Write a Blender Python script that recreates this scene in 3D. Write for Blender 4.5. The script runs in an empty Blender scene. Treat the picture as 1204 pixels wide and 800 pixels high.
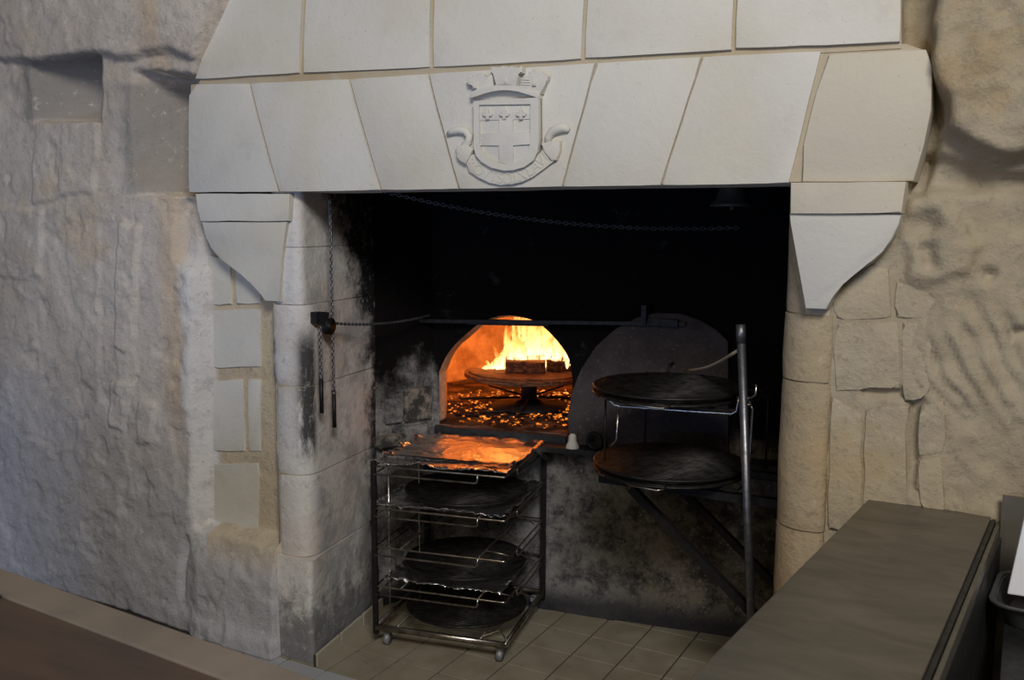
import bpy, bmesh, math, random
import numpy as np
from mathutils import Vector, Matrix
random.seed(7)
S = bpy.context.scene
COL = S.collection
PI = math.pi

# ------------------------------------------------------------------ camera
FPX = 1105.0
CAM = np.array([1.765, -3.78, 1.80])
YAW, PITCH, ROLL = [math.radians(a) for a in (28.7, 7.3, .22)]
def cam_axes():
    cy, sy = math.cos(YAW), math.sin(YAW)
    f0 = np.array([-sy, cy, 0]); r0 = np.array([cy, sy, 0]); u0 = np.array([0, 0, 1.])
    f = f0*math.cos(PITCH) - u0*math.sin(PITCH); u = u0*math.cos(PITCH) + f0*math.sin(PITCH)
    r = r0*math.cos(ROLL) + u*math.sin(ROLL); u2 = u*math.cos(ROLL) - r0*math.sin(ROLL)
    return r, u2, f
RR, UU, FF = cam_axes()
cd = bpy.data.cameras.new('camera'); cam = bpy.data.objects.new('camera', cd); COL.objects.link(cam)
cam.matrix_world = Matrix(((RR[0], UU[0], -FF[0], CAM[0]), (RR[1], UU[1], -FF[1], CAM[1]), (RR[2], UU[2], -FF[2], CAM[2]), (0, 0, 0, 1)))
cd.sensor_width = 23.5; cd.lens = FPX/1204*23.5; cd.clip_start = .05
cd.dof.use_dof = True; cd.dof.focus_distance = 3.4; cd.dof.aperture_fstop = 3.5
S.camera = cam

# ------------------------------------------------------------------ light
S.view_settings.view_transform = 'Standard'; S.view_settings.look = 'None'
S.view_settings.exposure = 0.0; S.view_settings.gamma = 1.0; S.view_settings.use_curve_mapping = False
W = bpy.data.worlds.new('world'); S.world = W; W.use_nodes = True
W.node_tree.nodes['Background'].inputs[0].default_value = (.62, .60, .56, 1)
W.node_tree.nodes['Background'].inputs[1].default_value = .075
def area(name, loc, target, sx, sy, power, color):
    l = bpy.data.lights.new(name, 'AREA'); l.shape = 'RECTANGLE'; l.size = sx; l.size_y = sy; l.energy = power; l.color = color
    o = bpy.data.objects.new(name, l); COL.objects.link(o); o.location = loc
    o.rotation_euler = (Vector(target) - Vector(loc)).to_track_quat('-Z', 'Y').to_euler()
    return o
area('window_daylight', (3.1, -5.1, 4.7), (-.9, -.7, 1.1), 1.7, 1.3, 208, (1.0, .98, .95))
area('low_blue_fill', (-.6, -6.2, .7), (-1.9, -.9, .2), 1.4, 1.4, 62, (.36, .55, 1.0))  # blue fill added low in front for the lower left wall, source unseen
area('room_lamp', (.6, -5.8, 3.2), (1.6, -.8, 1.2), 1.2, 1.2, 22, (1.0, .80, .52))

# ------------------------------------------------------------------ pixel -> place
def ray(px, py): return FF + RR*(px-602)/FPX - UU*(py-400)/FPX
def hit(px, py, n, d):                       # plane n.p = d
    n = np.array(n, float); v = ray(px, py); t = (d - n@CAM)/(n@v); return CAM + t*v
def onY(px, py, y): return hit(px, py, (0, 1, 0), y)
def onX(px, py, x): return hit(px, py, (1, 0, 0), x)
def onZ(px, py, z): return hit(px, py, (0, 0, 1), z)
BS, BC = .163, .003                          # hearth back wall: y = BS*x + BC
def onB(px, py, off=0): return hit(px, py, (-BS, 1, 0), BC - off)
BT = np.array([1, BS, 0])/math.hypot(1, BS); BN = np.array([-BS, 1, 0])/math.hypot(1, BS)

# ------------------------------------------------------------------ noise
def hsh(ix, iy, iz):
    n = (ix*374761393 + iy*668265263 + iz*2147483647 + 1442695) & 0xffffffff
    n = ((n ^ (n >> 13))*1274126177) & 0xffffffff
    return ((n ^ (n >> 16)) & 0xffff)/65535.0
def vnoise(p):
    p = np.asarray(p, float); i = np.floor(p).astype(np.int64); f = p - i; f = f*f*(3-2*f)
    r = 0
    for a in (0, 1):
        for b in (0, 1):
            for c in (0, 1):
                w = (f[..., 0] if a else 1-f[..., 0])*(f[..., 1] if b else 1-f[..., 1])*(f[..., 2] if c else 1-f[..., 2])
                r = r + w*hsh(i[..., 0]+a, i[..., 1]+b, i[..., 2]+c)
    return r*2-1
def fbm(p, oct=4):
    p = np.asarray(p, float); r = 0; a = 1; t = 0
    for o in range(oct):
        r = r + a*vnoise(p*(2**o) + o*17.3); t += a; a *= .5
    return r/t
def sst(a, b, x):
    t = np.clip((x-a)/(b-a), 0, 1); return t*t*(3-2*t)
def sdf(P, poly):                            # signed distance, negative inside
    poly = np.array(poly); d = np.full(P.shape[0], 1e9); ins = np.zeros(P.shape[0], bool)
    for k in range(len(poly)):
        a, b = poly[k], poly[(k+1) % len(poly)]; ab = b-a; ap = P-a
        t = np.clip((ap@ab)/(ab@ab+1e-12), 0, 1); d = np.minimum(d, np.linalg.norm(ap - t[:, None]*ab, axis=1))
        c = ((a[1] > P[:, 1]) != (b[1] > P[:, 1])); den = (b[1]-a[1]) if b[1] != a[1] else 1e-9
        ins ^= c & (P[:, 0] < (b[0]-a[0])*(P[:, 1]-a[1])/den + a[0])
    return np.where(ins, -d, d)

# ------------------------------------------------------------------ objects
def link(name, me, mat=None, parent=None, smooth=False):
    o = bpy.data.objects.new(name, me); COL.objects.link(o)
    if mat is not None and not me.materials: me.materials.append(mat)
    if parent is not None: o.parent = parent
    if smooth:
        me.polygons.foreach_set('use_smooth', [True]*len(me.polygons))
    return o
def tag(o, label=None, cat=None, group=None, kind=None):
    if label: o['label'] = label
    if cat: o['category'] = cat
    if group: o['group'] = group
    if kind: o['kind'] = kind
    return o
def empty(name, loc=(0, 0, 0), rz=0, label=None, cat=None, group=None):
    o = bpy.data.objects.new(name, None); COL.objects.link(o); o.location = loc; o.rotation_euler = (0, 0, rz); o.empty_display_size = .05
    return tag(o, label, cat, group)
class MB:
    def __init__(s): s.v = []; s.f = []
    def add(s, v, f):
        n = len(s.v); s.v += [tuple(map(float, q)) for q in v]; s.f += [tuple(i+n for i in q) for q in f]; return s
    def box(s, c, d, rz=0, M=None):
        hx, hy, hz = d[0]/2, d[1]/2, d[2]/2; ca, sa = math.cos(rz), math.sin(rz); v = []
        for z in (-hz, hz):
            for x, y in ((-hx, -hy), (hx, -hy), (hx, hy), (-hx, hy)):
                q = Vector((x*ca-y*sa, x*sa+y*ca, z))
                if M is not None: q = M @ q
                v.append((q[0]+c[0], q[1]+c[1], q[2]+c[2]))
        return s.add(v, [(3, 2, 1, 0), (4, 5, 6, 7), (0, 1, 5, 4), (1, 2, 6, 5), (2, 3, 7, 6), (3, 0, 4, 7)])
    def beam(s, a, b, w, h, up=(0, 0, 1)):
        a, b = Vector(a), Vector(b); d = (b-a).normalized(); u = Vector(up); x = d.cross(u).normalized(); y = x.cross(d)
        v = []
        for p in (a, b):
            for i, j in ((-1, -1), (1, -1), (1, 1), (-1, 1)): v.append(p + x*(i*w/2) + y*(j*h/2))
        return s.add(v, [(0, 1, 2, 3), (7, 6, 5, 4), (1, 0, 4, 5), (2, 1, 5, 6), (3, 2, 6, 7), (0, 3, 7, 4)])
    def tube(s, path, r, n=8, closed=False, caps=True):
        P = [Vector(p) for p in path]; m = len(P); rad = r if isinstance(r, (list, tuple)) else [r]*m
        T = []
        for i in range(m):
            a = P[(i-1) % m] if (closed or i > 0) else P[i]; b = P[(i+1) % m] if (closed or i < m-1) else P[i]
            T.append((b-a).normalized())
        up = Vector((0, 0, 1)) if abs(T[0].z) < .9 else Vector((0, 1, 0))
        x = T[0].cross(up).normalized(); v = []
        for i in range(m):
            x = (x - T[i]*x.dot(T[i])).normalized(); y = T[i].cross(x)
            for k in range(n):
                a = 2*PI*k/n; v.append(P[i] + (x*math.cos(a) + y*math.sin(a))*rad[i])
        f = []
        for i in range(m if closed else m-1):
            j = (i+1) % m
            for k in range(n): f.append((i*n+k, i*n+(k+1) % n, j*n+(k+1) % n, j*n+k))
        if caps and not closed: f.append(tuple(reversed(range(n)))); f.append(tuple((m-1)*n+k for k in range(n)))
        return s.add(v, f)
    def lathe(s, prof, c=(0, 0, 0), n=20):
        v = []; f = []; m = len(prof)
        for r, z in prof:
            for k in range(n): v.append((c[0]+r*math.cos(2*PI*k/n), c[1]+r*math.sin(2*PI*k/n), c[2]+z))
        for i in range(m-1):
            for k in range(n): f.append((i*n+k, i*n+(k+1) % n, (i+1)*n+(k+1) % n, (i+1)*n+k))
        f.append(tuple(reversed(range(n)))); f.append(tuple((m-1)*n+k for k in range(n)))
        return s.add(v, f)
    def mesh(s, name):
        me = bpy.data.meshes.new(name); me.from_pydata(s.v, [], s.f); me.update(); return me
    def build(s, name, mat, parent=None, smooth=False): return link(name, s.mesh(name), mat, parent, smooth)
def autosmooth(o, ang=40):
    me = o.data; me.polygons.foreach_set('use_smooth', [True]*len(me.polygons))
    bm = bmesh.new(); bm.from_mesh(me); c = math.radians(ang)
    for e in bm.edges:
        if len(e.link_faces) == 2 and e.calc_face_angle(0) > c: e.smooth = False
    bm.to_mesh(me); bm.free()
def bevel_mesh(me, w, seg=2):
    bm = bmesh.new(); bm.from_mesh(me)
    bmesh.ops.bevel(bm, geom=list(bm.edges), offset=w, segments=seg, affect='EDGES', profile=.6, clamp_overlap=True)
    bmesh.ops.recalc_face_normals(bm, faces=bm.faces); bm.to_mesh(me); bm.free()
def slab(name, poly, y0, y1, mat, parent, bev=.006, jit=.0, step=.05, yf=None):
    """a stone: outline in (x,z), front at y0, back at y1; edges a little uneven; yf(x,z) adds to y"""
    P = []
    n = len(poly)
    for k in range(n):
        a = np.array(poly[k]); b = np.array(poly[(k+1) % n]); L = np.linalg.norm(b-a); m = max(1, int(L/step)) if jit else 1
        for i in range(m): P.append(a + (b-a)*i/m)
    P = np.array(P)
    if jit:
        q = np.c_[P*14, np.full(len(P), y0*3)]; P = P + jit*np.c_[vnoise(q), vnoise(q+31.7)]
    ar = .5*np.sum(P[:, 0]*np.roll(P[:, 1], -1) - np.roll(P[:, 0], -1)*P[:, 1])
    if ar < 0: P = P[::-1]
    bm = bmesh.new()
    # front (facing -y): outline counter-clockwise seen from -y
    fv = [bm.verts.new((p[0], y0, p[1])) for p in P]; bv = [bm.verts.new((p[0], y1, p[1])) for p in P]
    ff = bm.faces.new(fv); bm.faces.new(bv[::-1]); N = len(P)
    for k in range(N): bm.faces.new((fv[k], bv[k], bv[(k+1) % N], fv[(k+1) % N]))
    if bev:
        bmesh.ops.bevel(bm, geom=list(ff.edges), offset=bev, segments=2, affect='EDGES', profile=.5, clamp_overlap=True)
    bmesh.ops.recalc_face_normals(bm, faces=bm.faces)
    if yf:
        for v in bm.verts: v.co.y += yf(v.co.x, v.co.z)
    me = bpy.data.meshes.new(name); bm.to_mesh(me); bm.free()
    o = link(name, me, mat, parent); autosmooth(o, 35); return o
def pz(pts, y=-1.0): return [tuple(onY(a, b, y)[[0, 2]]) for a, b in pts]

# ------------------------------------------------------------------ materials
class NT:
    def __init__(s, name):
        s.m = bpy.data.materials.new(name); s.m.use_nodes = True; s.t = s.m.node_tree; s.n = s.t.nodes
        s.b = s.n['Principled BSDF']; s.out = s.n['Material Output']
        g = s.n.new('ShaderNodeNewGeometry'); s.pos = g.outputs['Position']
        sp = s.n.new('ShaderNodeSeparateXYZ'); s.t.links.new(s.pos, sp.inputs[0]); s.x, s.y, s.z = sp.outputs
    def set(s, sock, v):
        if hasattr(v, 'is_linked') or hasattr(v, 'links'): s.t.links.new(v, sock)
        else: sock.default_value = v
    def math(s, op, a, b=0.0, clamp=False):
        n = s.n.new('ShaderNodeMath'); n.operation = op; n.use_clamp = clamp; s.set(n.inputs[0], a); s.set(n.inputs[1], b); return n.outputs[0]
    def noise(s, scale, detail=4, rough=.55, vec=None, dist=0.0):
        n = s.n.new('ShaderNodeTexNoise'); n.inputs['Scale'].default_value = scale; n.inputs['Detail'].default_value = detail
        n.inputs['Roughness'].default_value = rough; n.inputs['Distortion'].default_value = dist
        s.t.links.new(vec or s.pos, n.inputs['Vector']); return n.outputs['Fac']
    def vor(s, scale, feat='F1', vec=None):
        n = s.n.new('ShaderNodeTexVoronoi'); n.feature = feat; n.inputs['Scale'].default_value = scale; s.t.links.new(vec or s.pos, n.inputs['Vector']); return n.outputs[0]
    def stretch(s, k):
        n = s.n.new('ShaderNodeVectorMath'); n.operation = 'MULTIPLY'; s.t.links.new(s.pos, n.inputs[0]); n.inputs[1].default_value = k; return n.outputs[0]
    def ss(s, x, a, b):
        n = s.n.new('ShaderNodeMapRange'); n.interpolation_type = 'SMOOTHSTEP'; s.set(n.inputs[0], x); n.inputs[1].default_value = a; n.inputs[2].default_value = b; return n.outputs[0]
    def mix(s, f, a, b):
        n = s.n.new('ShaderNodeMix'); n.data_type = 'RGBA'; s.set(n.inputs[0], f)
        for i, c in ((6, a), (7, b)):
            if isinstance(c, tuple): n.inputs[i].default_value = (*c, 1) if len(c) == 3 else c
            else: s.t.links.new(c, n.inputs[i])
        return n.outputs[2]
    def ramp(s, f, stops):
        n = s.n.new('ShaderNodeValToRGB'); e = n.color_ramp.elements
        while len(e) < len(stops): e.new(.5)
        for k, (p, c) in enumerate(stops): e[k].position = p; e[k].color = (*c, 1)
        s.t.links.new(f, n.inputs[0]); return n.outputs[0]
    def bump(s, h, strength=.4, dist=.01):
        n = s.n.new('ShaderNodeBump'); n.inputs['Strength'].default_value = strength; n.inputs['Distance'].default_value = dist
        s.t.links.new(h, n.inputs['Height'])
        if s.b.inputs['Normal'].links: s.t.links.new(s.b.inputs['Normal'].links[0].from_socket, n.inputs['Normal'])
        s.t.links.new(n.outputs[0], s.b.inputs['Normal'])
    def fin(s, col, rough=.9, metal=0.0, spec=.3):
        s.set(s.b.inputs['Base Color'], (*col, 1) if isinstance(col, tuple) else col); s.set(s.b.inputs['Roughness'], rough)
        s.b.inputs['Metallic'].default_value = metal; s.b.inputs['Specular IOR Level'].default_value = spec; return s.m
def ashlar(name, c, warm, k=.12):
    t = NT(name); n = t.noise(2.2, 5); col = t.mix(t.ss(n, .40, .68), c, warm)
    sp = t.ss(t.noise(95, 2), .70, .76); col = t.mix(t.math('MULTIPLY', sp, .45), col, (.20, .17, .13))
    col = t.mix(t.math('MULTIPLY', t.ss(t.noise(9, 6, .7), .52, .72), .35), col, (.50, .47, .42))
    t.bump(t.noise(60, 5, .7), .3, .004); t.bump(t.noise(9, 5, .65), .3, .012)
    return t.fin(col, .92, 0, .15)
M = {}
M['ashlar'] = ashlar('pale_limestone', (.63, .605, .55), (.60, .56, .47))
M['ashlar_cream'] = ashlar('cream_limestone', (.55, .50, .405), (.52, .45, .34))
M['ashlar_grey'] = ashlar('greyish_limestone', (.55, .53, .48), (.53, .49, .41))
M['ashlar_right'] = ashlar('ochre_limestone', (.53, .46, .34), (.52, .42, .28))
M['mortar'] = ashlar('lime_mortar', (.46, .39, .28), (.42, .33, .21))
def rough_wall(name, a, b, stain, low, extra=None):
    t = NT(name); n = t.noise(1.6, 6, .65, None, .4)
    col = t.mix(t.ss(n, .38, .62), a, b)
    col = t.mix(t.math('MULTIPLY', t.ss(t.noise(2.6, 7, .72), .52, .66), .65), col, stain)
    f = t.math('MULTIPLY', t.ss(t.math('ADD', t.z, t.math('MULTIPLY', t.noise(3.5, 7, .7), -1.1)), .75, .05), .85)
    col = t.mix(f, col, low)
    if extra: col = extra(t, col)
    col = t.mix(t.math('MULTIPLY', t.ss(t.noise(7, 8, .78), .50, .64), .40), col, tuple(q*.62 for q in b))
    col = t.mix(t.math('MULTIPLY', t.ss(t.noise(38, 5, .75), .56, .66), .40), col, tuple(q*.5 for q in b))
    col = t.mix(t.math('MULTIPLY', t.ss(t.noise(24, 6, .75), .57, .68), .50), col, tuple(min(.75, q*1.3) for q in a))
    t.bump(t.noise(80, 6, .72), .5, .006); t.bump(t.noise(19, 7, .68), .55, .018)
    return t.fin(col, .95, 0, .05)
NICHES = [(onY(62, 110, -.8)[0], onY(118, 110, -1)[0], onY(90, 140, -.95)[2], onY(90, 72, -.9)[2]), (onY(168, 160, -.85)[0], onY(230, 160, -1)[0], onY(190, 229, -.95)[2], onY(190, 100, -.9)[2])]   # shade inside the two sockets, painted into the colour as grey
def left_marks(t, col):
    jx = t.math('ADD', t.x, t.math('MULTIPLY', t.math('SUBTRACT', t.noise(5, 6, .7), .5), .10))
    wz = t.math('MULTIPLY', t.ss(t.z, .30, .50), t.ss(t.z, 1.78, 1.55))
    wash = t.math('MULTIPLY', t.math('MULTIPLY', t.ss(jx, -1.37, -1.33), t.ss(jx, -1.20, -1.25)), wz); col = t.mix(t.math('MULTIPLY', wash, .75), col, (.70, .68, .66))
    oc = t.math('MULTIPLY', t.math('MULTIPLY', t.ss(jx, -1.52, -1.40), t.ss(jx, -1.32, -1.38)), t.ss(t.z, .7, 1.1)); col = t.mix(t.math('MULTIPLY', oc, .45), col, (.60, .42, .24))
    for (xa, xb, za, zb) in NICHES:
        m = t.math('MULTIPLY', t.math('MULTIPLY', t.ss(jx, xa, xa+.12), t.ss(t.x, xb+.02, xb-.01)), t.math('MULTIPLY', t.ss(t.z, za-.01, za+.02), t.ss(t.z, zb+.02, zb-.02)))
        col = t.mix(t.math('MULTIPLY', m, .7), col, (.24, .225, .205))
    return t.mix(t.math('MULTIPLY', t.math('MULTIPLY', t.ss(t.x, -1.245, -1.225), wz), .8), col, (.58, .47, .31))
M['wall_l'] = rough_wall('rough_limewash', (.62, .55, .475), (.525, .455, .385), (.61, .49, .335), (.46, .46, .495), left_marks)  # low tone partly carries bluish daylight in its colour
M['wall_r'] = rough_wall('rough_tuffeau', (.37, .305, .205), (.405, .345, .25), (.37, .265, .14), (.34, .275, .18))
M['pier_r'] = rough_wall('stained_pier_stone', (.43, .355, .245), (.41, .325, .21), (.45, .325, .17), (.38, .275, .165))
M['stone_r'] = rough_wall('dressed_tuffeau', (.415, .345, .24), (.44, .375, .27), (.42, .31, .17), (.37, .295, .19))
# pier: limewashed stone with soot towards the back of the hearth
t = NT('sooty_limewash'); n = t.noise(2.6, 6, .6)
col = t.mix(t.ss(n, .38, .64), (.66, .64, .61), (.60, .53, .48))
col = t.mix(t.math('MULTIPLY', t.ss(t.noise(30, 8, .8), .52, .66), .45), col, (.30, .26, .23))
col = t.mix(t.math('MULTIPLY', t.math('MULTIPLY', t.ss(t.noise(4.2, 9, .75), .44, .60), t.ss(t.y, -.97, -.86)), .62), col, (.27, .275, .29))
col = t.mix(t.math('MULTIPLY', t.ss(t.math('ADD', t.z, t.math('MULTIPLY', t.noise(11, 8, .78), -.9)), -.10, -.34), .85), col, (.15, .15, .155))
nz = t.noise(7, 9, .78)
hi = t.math('MULTIPLY', t.math('MAXIMUM', t.math('SUBTRACT', t.z, 1.30), 0.0), .42)
g = t.math('ADD', t.math('ADD', t.y, hi), t.math('MULTIPLY', t.math('SUBTRACT', nz, .5), .55))
soot = t.ss(g, -.56, -.40)
# the scorched streak on the rounded corner
st = t.stretch((9, 9, 2.2)); sk = t.ss(t.noise(1.1, 6, .75, st), .36, .50)
band = t.math('MULTIPLY', t.math('MULTIPLY', t.ss(t.y, -.990, -.960), t.ss(t.y, -.890, -.925)), t.math('MULTIPLY', t.ss(t.z, .80, .92), t.ss(t.z, 1.42, 1.28)))
soot = t.math('MAXIMUM', soot, t.math('MULTIPLY', t.math('MULTIPLY', band, sk), .92))
fl = t.ss(t.noise(85, 4, .75), .60, .66); soot = t.math('MULTIPLY', soot, t.math('SUBTRACT', 1.0, t.math('MULTIPLY', fl, .35)))
col = t.mix(soot, col, (.018, .017, .019))
col = t.mix(t.math('MULTIPLY', t.ss(t.noise(26, 5, .75), .56, .66), .35), col, (.62, .60, .57))
t.bump(t.noise(55, 6, .7), .5, .005); t.bump(t.noise(10, 6, .65), .5, .018)
M['pier'] = t.fin(col, .9, 0, .2)
# hearth back: grey mottled stone, soot-black above
t = NT('sooty_hearth_stone'); n = t.noise(9, 9, .78)
col = t.mix(t.ss(n, .36, .62), (.055, .055, .058), (.27, .26, .25))
col = t.mix(t.math('MULTIPLY', t.ss(t.x, .05, .5), .65), col, t.mix(t.ss(n, .4, .62), (.035, .025, .016), (.17, .13, .085)))
col = t.mix(t.math('MULTIPLY', t.ss(t.noise(60, 4, .75), .56, .66), .55), col, (.36, .35, .34))
g = t.math('ADD', t.math('SUBTRACT', t.z, t.math('MULTIPLY', t.ss(t.x, -.60, -.70), .22)), t.math('MULTIPLY', t.math('SUBTRACT', t.noise(5, 7, .7), .5), .9))
col = t.mix(t.ss(g, .70, .98), col, t.mix(t.ss(t.noise(7, 6, .75), .60, .74), (.007, .006, .006), (.040, .038, .038)))
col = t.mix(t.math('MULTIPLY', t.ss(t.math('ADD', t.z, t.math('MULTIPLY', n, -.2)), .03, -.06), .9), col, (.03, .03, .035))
t.bump(t.noise(40, 6, .7), .6, .008); t.bump(t.noise(9, 5), .5, .015)
M['hearth'] = t.fin(col, .9, 0, .06)
t = NT('sooty_block'); n = t.noise(14, 8, .78); t.bump(t.noise(40, 6, .7), .6, .008); M['stone_sooty'] = t.fin(t.mix(t.ss(n, .42, .60), (.05, .047, .045), (.26, .235, .20)), .9, 0, .06)
t = NT('soot'); M['soot'] = t.fin((.007, .006, .006), .95, 0, .02)
# tiles
t = NT('glazed_floor_tile'); col = t.mix(t.ss(t.noise(5, 5), .35, .7), (.30, .265, .195), (.23, .195, .135))
col = t.mix(t.math('MULTIPLY', t.ss(t.noise(13, 5, .7), .60, .74), .7), col, (.14, .10, .055))
M['tile'] = t.fin(col, .42, 0, .4)
t = NT('pale_floor_tile'); M['tile_pale'] = t.fin(t.mix(t.noise(6, 4), (.42, .42, .42), (.34, .34, .35)), .4)
t = NT('dark_grout'); M['grout'] = t.fin((.055, .048, .04), .95)
t = NT('skirting_tile'); M['skirt'] = t.fin(t.mix(t.noise(9, 4), (.50, .45, .36), (.36, .32, .25)), .5)
# metals
def metal(name, c, rough, mt=1.0, nscale=40, c2=None, spread=.5):
    t = NT(name); n = t.noise(nscale, 5, .6); col = t.mix(t.ss(n, .35, .7), c, c2 or tuple(q*.6 for q in c))
    r = t.math('ADD', rough, t.math('MULTIPLY', t.math('SUBTRACT', n, .5), spread*.4)); t.bump(t.noise(nscale*3, 3), .15, .002); return t.fin(col, r, mt, .4)
M['iron'] = metal('black_iron', (.030, .028, .028), .55, .6)
M['wire'] = metal('worn_chrome_wire', (.50, .46, .40), .32, 1.0, 30, (.22, .18, .14))
M['wire_bright'] = metal('bright_chrome_wire', (.68, .66, .62), .28, 1.0, 20, (.40, .36, .30))
M['grill'] = metal('burnt_grill_steel', (.035, .032, .030), .5, .7, 30, (.012, .011, .010))
M['bar'] = metal('grill_bar_steel', (.045, .041, .037), .5, .8, 25, (.012, .011, .010))
M['pole'] = metal('grey_steel_tube', (.26, .26, .28), .42, .9)
M['caster'] = metal('grey_caster', (.30, .31, .33), .5, .3)
t = NT('aluminium_foil'); M['foil'] = t.fin((.86, .86, .87), .27, 1.0); t.bump(t.noise(45, 4, .6), .5, .010)
t = NT('brushed_steel_top'); st = t.stretch((1.4, 3.5, 1)); n = t.noise(3.2, 6, .65, st, .6)
col = t.mix(t.ss(n, .3, .7), (.245, .222, .180), (.170, .155, .125)); sc = t.ss(t.noise(6, 6, .75, None, .8), .58, .68); col = t.mix(t.math('MULTIPLY', sc, .35), col, (.26, .24, .20))
t.bump(t.noise(40, 3, .6, t.stretch((1, 8, 1))), .08, .002)
M['steel'] = t.fin(col, t.math('ADD', .33, t.math('MULTIPLY', n, .2)), .75, .5)
M['steel_dark'] = metal('dark_steel', (.05, .05, .05), .45, .7)
M['steel_grey'] = metal('dull_grey_steel', (.085, .088, .095), .5, .5, 12)
t = NT('slab_door'); n = t.noise(7, 6, .65); col = t.mix(t.ss(n, .35, .68), (.062, .052, .054), (.040, .032, .033)); col = t.mix(t.math('MULTIPLY', t.ss(t.noise(70, 3, .7), .58, .7), .5), col, (.15, .135, .13))
t.bump(t.noise(50, 5), .3, .004); M['door'] = t.fin(col, .8, 0, .12)
t = NT('burnt_clay'); n = t.noise(7, 7, .7); col = t.mix(t.ss(n, .38, .66), (.72, .46, .30), (.40, .22, .12)); col = t.mix(t.ss(t.z, .86, .845), col, t.mix(t.ss(n, .45, .6), (.035, .022, .014), (.16, .085, .045))); t.bump(t.noise(14, 6, .7), .8, .03); M['clay'] = t.fin(col, .9, 0, .1)
t = NT('charred_wood'); n = t.noise(4, 6, .7, t.stretch((3, 20, 20))); t.bump(n, .6, .01); M['char'] = t.fin(t.mix(t.ss(n, .4, .65), (.06, .03, .018), (.24, .11, .05)), .9)
t = NT('white_plastic'); M['white'] = t.fin((.72, .73, .76), .45)
t = NT('foreground_wood'); n = t.noise(1.6, 5, .6, t.stretch((1, 5, 1))); M['wood'] = t.fin(t.mix(t.ss(n, .35, .7), (.085, .055, .038), (.050, .036, .030)), .45)
t = NT('foreground_edge'); M['edge'] = t.fin(t.mix(t.ss(t.noise(5, 5), .35, .7), (.215, .175, .14), (.165, .14, .115)), .6)
t = NT('side_board'); M['board'] = t.fin((.07, .052, .04), .6)
t = NT('old_bronze'); M['bronze'] = t.fin((.10, .095, .07), .5, .6)
t = NT('green_plastic'); M['green'] = t.fin((.10, .35, .20), .5)
def emis(name, col, strength, alpha=None):
    t = NT(name); e = t.n.new('ShaderNodeEmission'); t.set(e.inputs[0], col if not isinstance(col, tuple) else (*col, 1)); t.set(e.inputs[1], strength)
    if alpha is not None:
        tr = t.n.new('ShaderNodeBsdfTransparent'); mx = t.n.new('ShaderNodeMixShader'); t.set(mx.inputs[0], alpha)
        t.t.links.new(tr.outputs[0], mx.inputs[1]); t.t.links.new(e.outputs[0], mx.inputs[2]); t.t.links.new(mx.outputs[0], t.out.inputs[0])
    else: t.t.links.new(e.outputs[0], t.out.inputs[0])
    return t
def flame_mat():
    t = NT('flame'); tc = t.n.new('ShaderNodeTexCoord'); sp = t.n.new('ShaderNodeSeparateXYZ'); t.t.links.new(tc.outputs['Generated'], sp.inputs[0])
    h = t.math('ADD', sp.outputs[2], t.math('MULTIPLY', t.math('SUBTRACT', t.noise(14, 4, .6, t.stretch((1, 1, .4))), .5), .7))
    col = t.ramp(h, [(0, (1, .68, .32)), (.45, (1, .52, .15)), (.75, (1, .30, .05)), (1, (.9, .14, .015))])
    st = t.n.new('ShaderNodeMapRange'); t.set(st.inputs[0], h); st.inputs[1].default_value = .15; st.inputs[2].default_value = 1.0; st.inputs[3].default_value = 4.2; st.inputs[4].default_value = .9
    al = t.math('MULTIPLY', t.ss(t.noise(18, 5, .65, t.stretch((1.6, 1.6, .5)), .5), .43, .60), t.ss(h, 1.15, .55))
    e = t.n.new('ShaderNodeEmission'); t.set(e.inputs[0], col); t.set(e.inputs[1], st.outputs[0])
    tr = t.n.new('ShaderNodeBsdfTransparent'); mx = t.n.new('ShaderNodeMixShader'); t.set(mx.inputs[0], t.math('MULTIPLY', al, .85))
    t.t.links.new(tr.outputs[0], mx.inputs[1]); t.t.links.new(e.outputs[0], mx.inputs[2]); t.t.links.new(mx.outputs[0], t.out.inputs[0]); return t.m
M['flame'] = flame_mat()
t = NT('ember'); e = t.n.new('ShaderNodeEmission'); n = t.noise(30, 4, .7)
t.set(e.inputs[0], t.ramp(n, [(.35, (.25, .03, .004)), (.6, (1, .25, .03)), (.8, (1, .5, .12))])); t.set(e.inputs[1], t.math('MULTIPLY', t.ss(n, .40, .7), 2.2)); t.t.links.new(e.outputs[0], t.out.inputs[0]); M['ember'] = t.m

# ================================================================== SETTING
# ---- floor
fl = MB().box((.2, -2.2, -.03), (7, 7, .052)).build('floor', M['grout']); tag(fl, kind='structure')
tile_me = MB().box((0, 0, 0), (.193, .193, .012)).mesh('tile'); bevel_mesh(tile_me, .0015, 1)
tile_pale = tile_me.copy(); tile_me.materials.append(M['tile']); tile_pale.materials.append(M['tile_pale'])
for i in range(-6, 8):
    for j in range(-8, 2):
        x, y = .2*i+.1, .2*j+.1
        if y > .2: continue
        o = link('tile', tile_pale if (j < -5 and i < -1) else tile_me, None, fl); o.location = (x, y, -.004 + .0008*random.random()); o.rotation_euler = (random.uniform(-1, 1)*.003, random.uniform(-1, 1)*.003, random.uniform(-1, 1)*.004)

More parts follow.
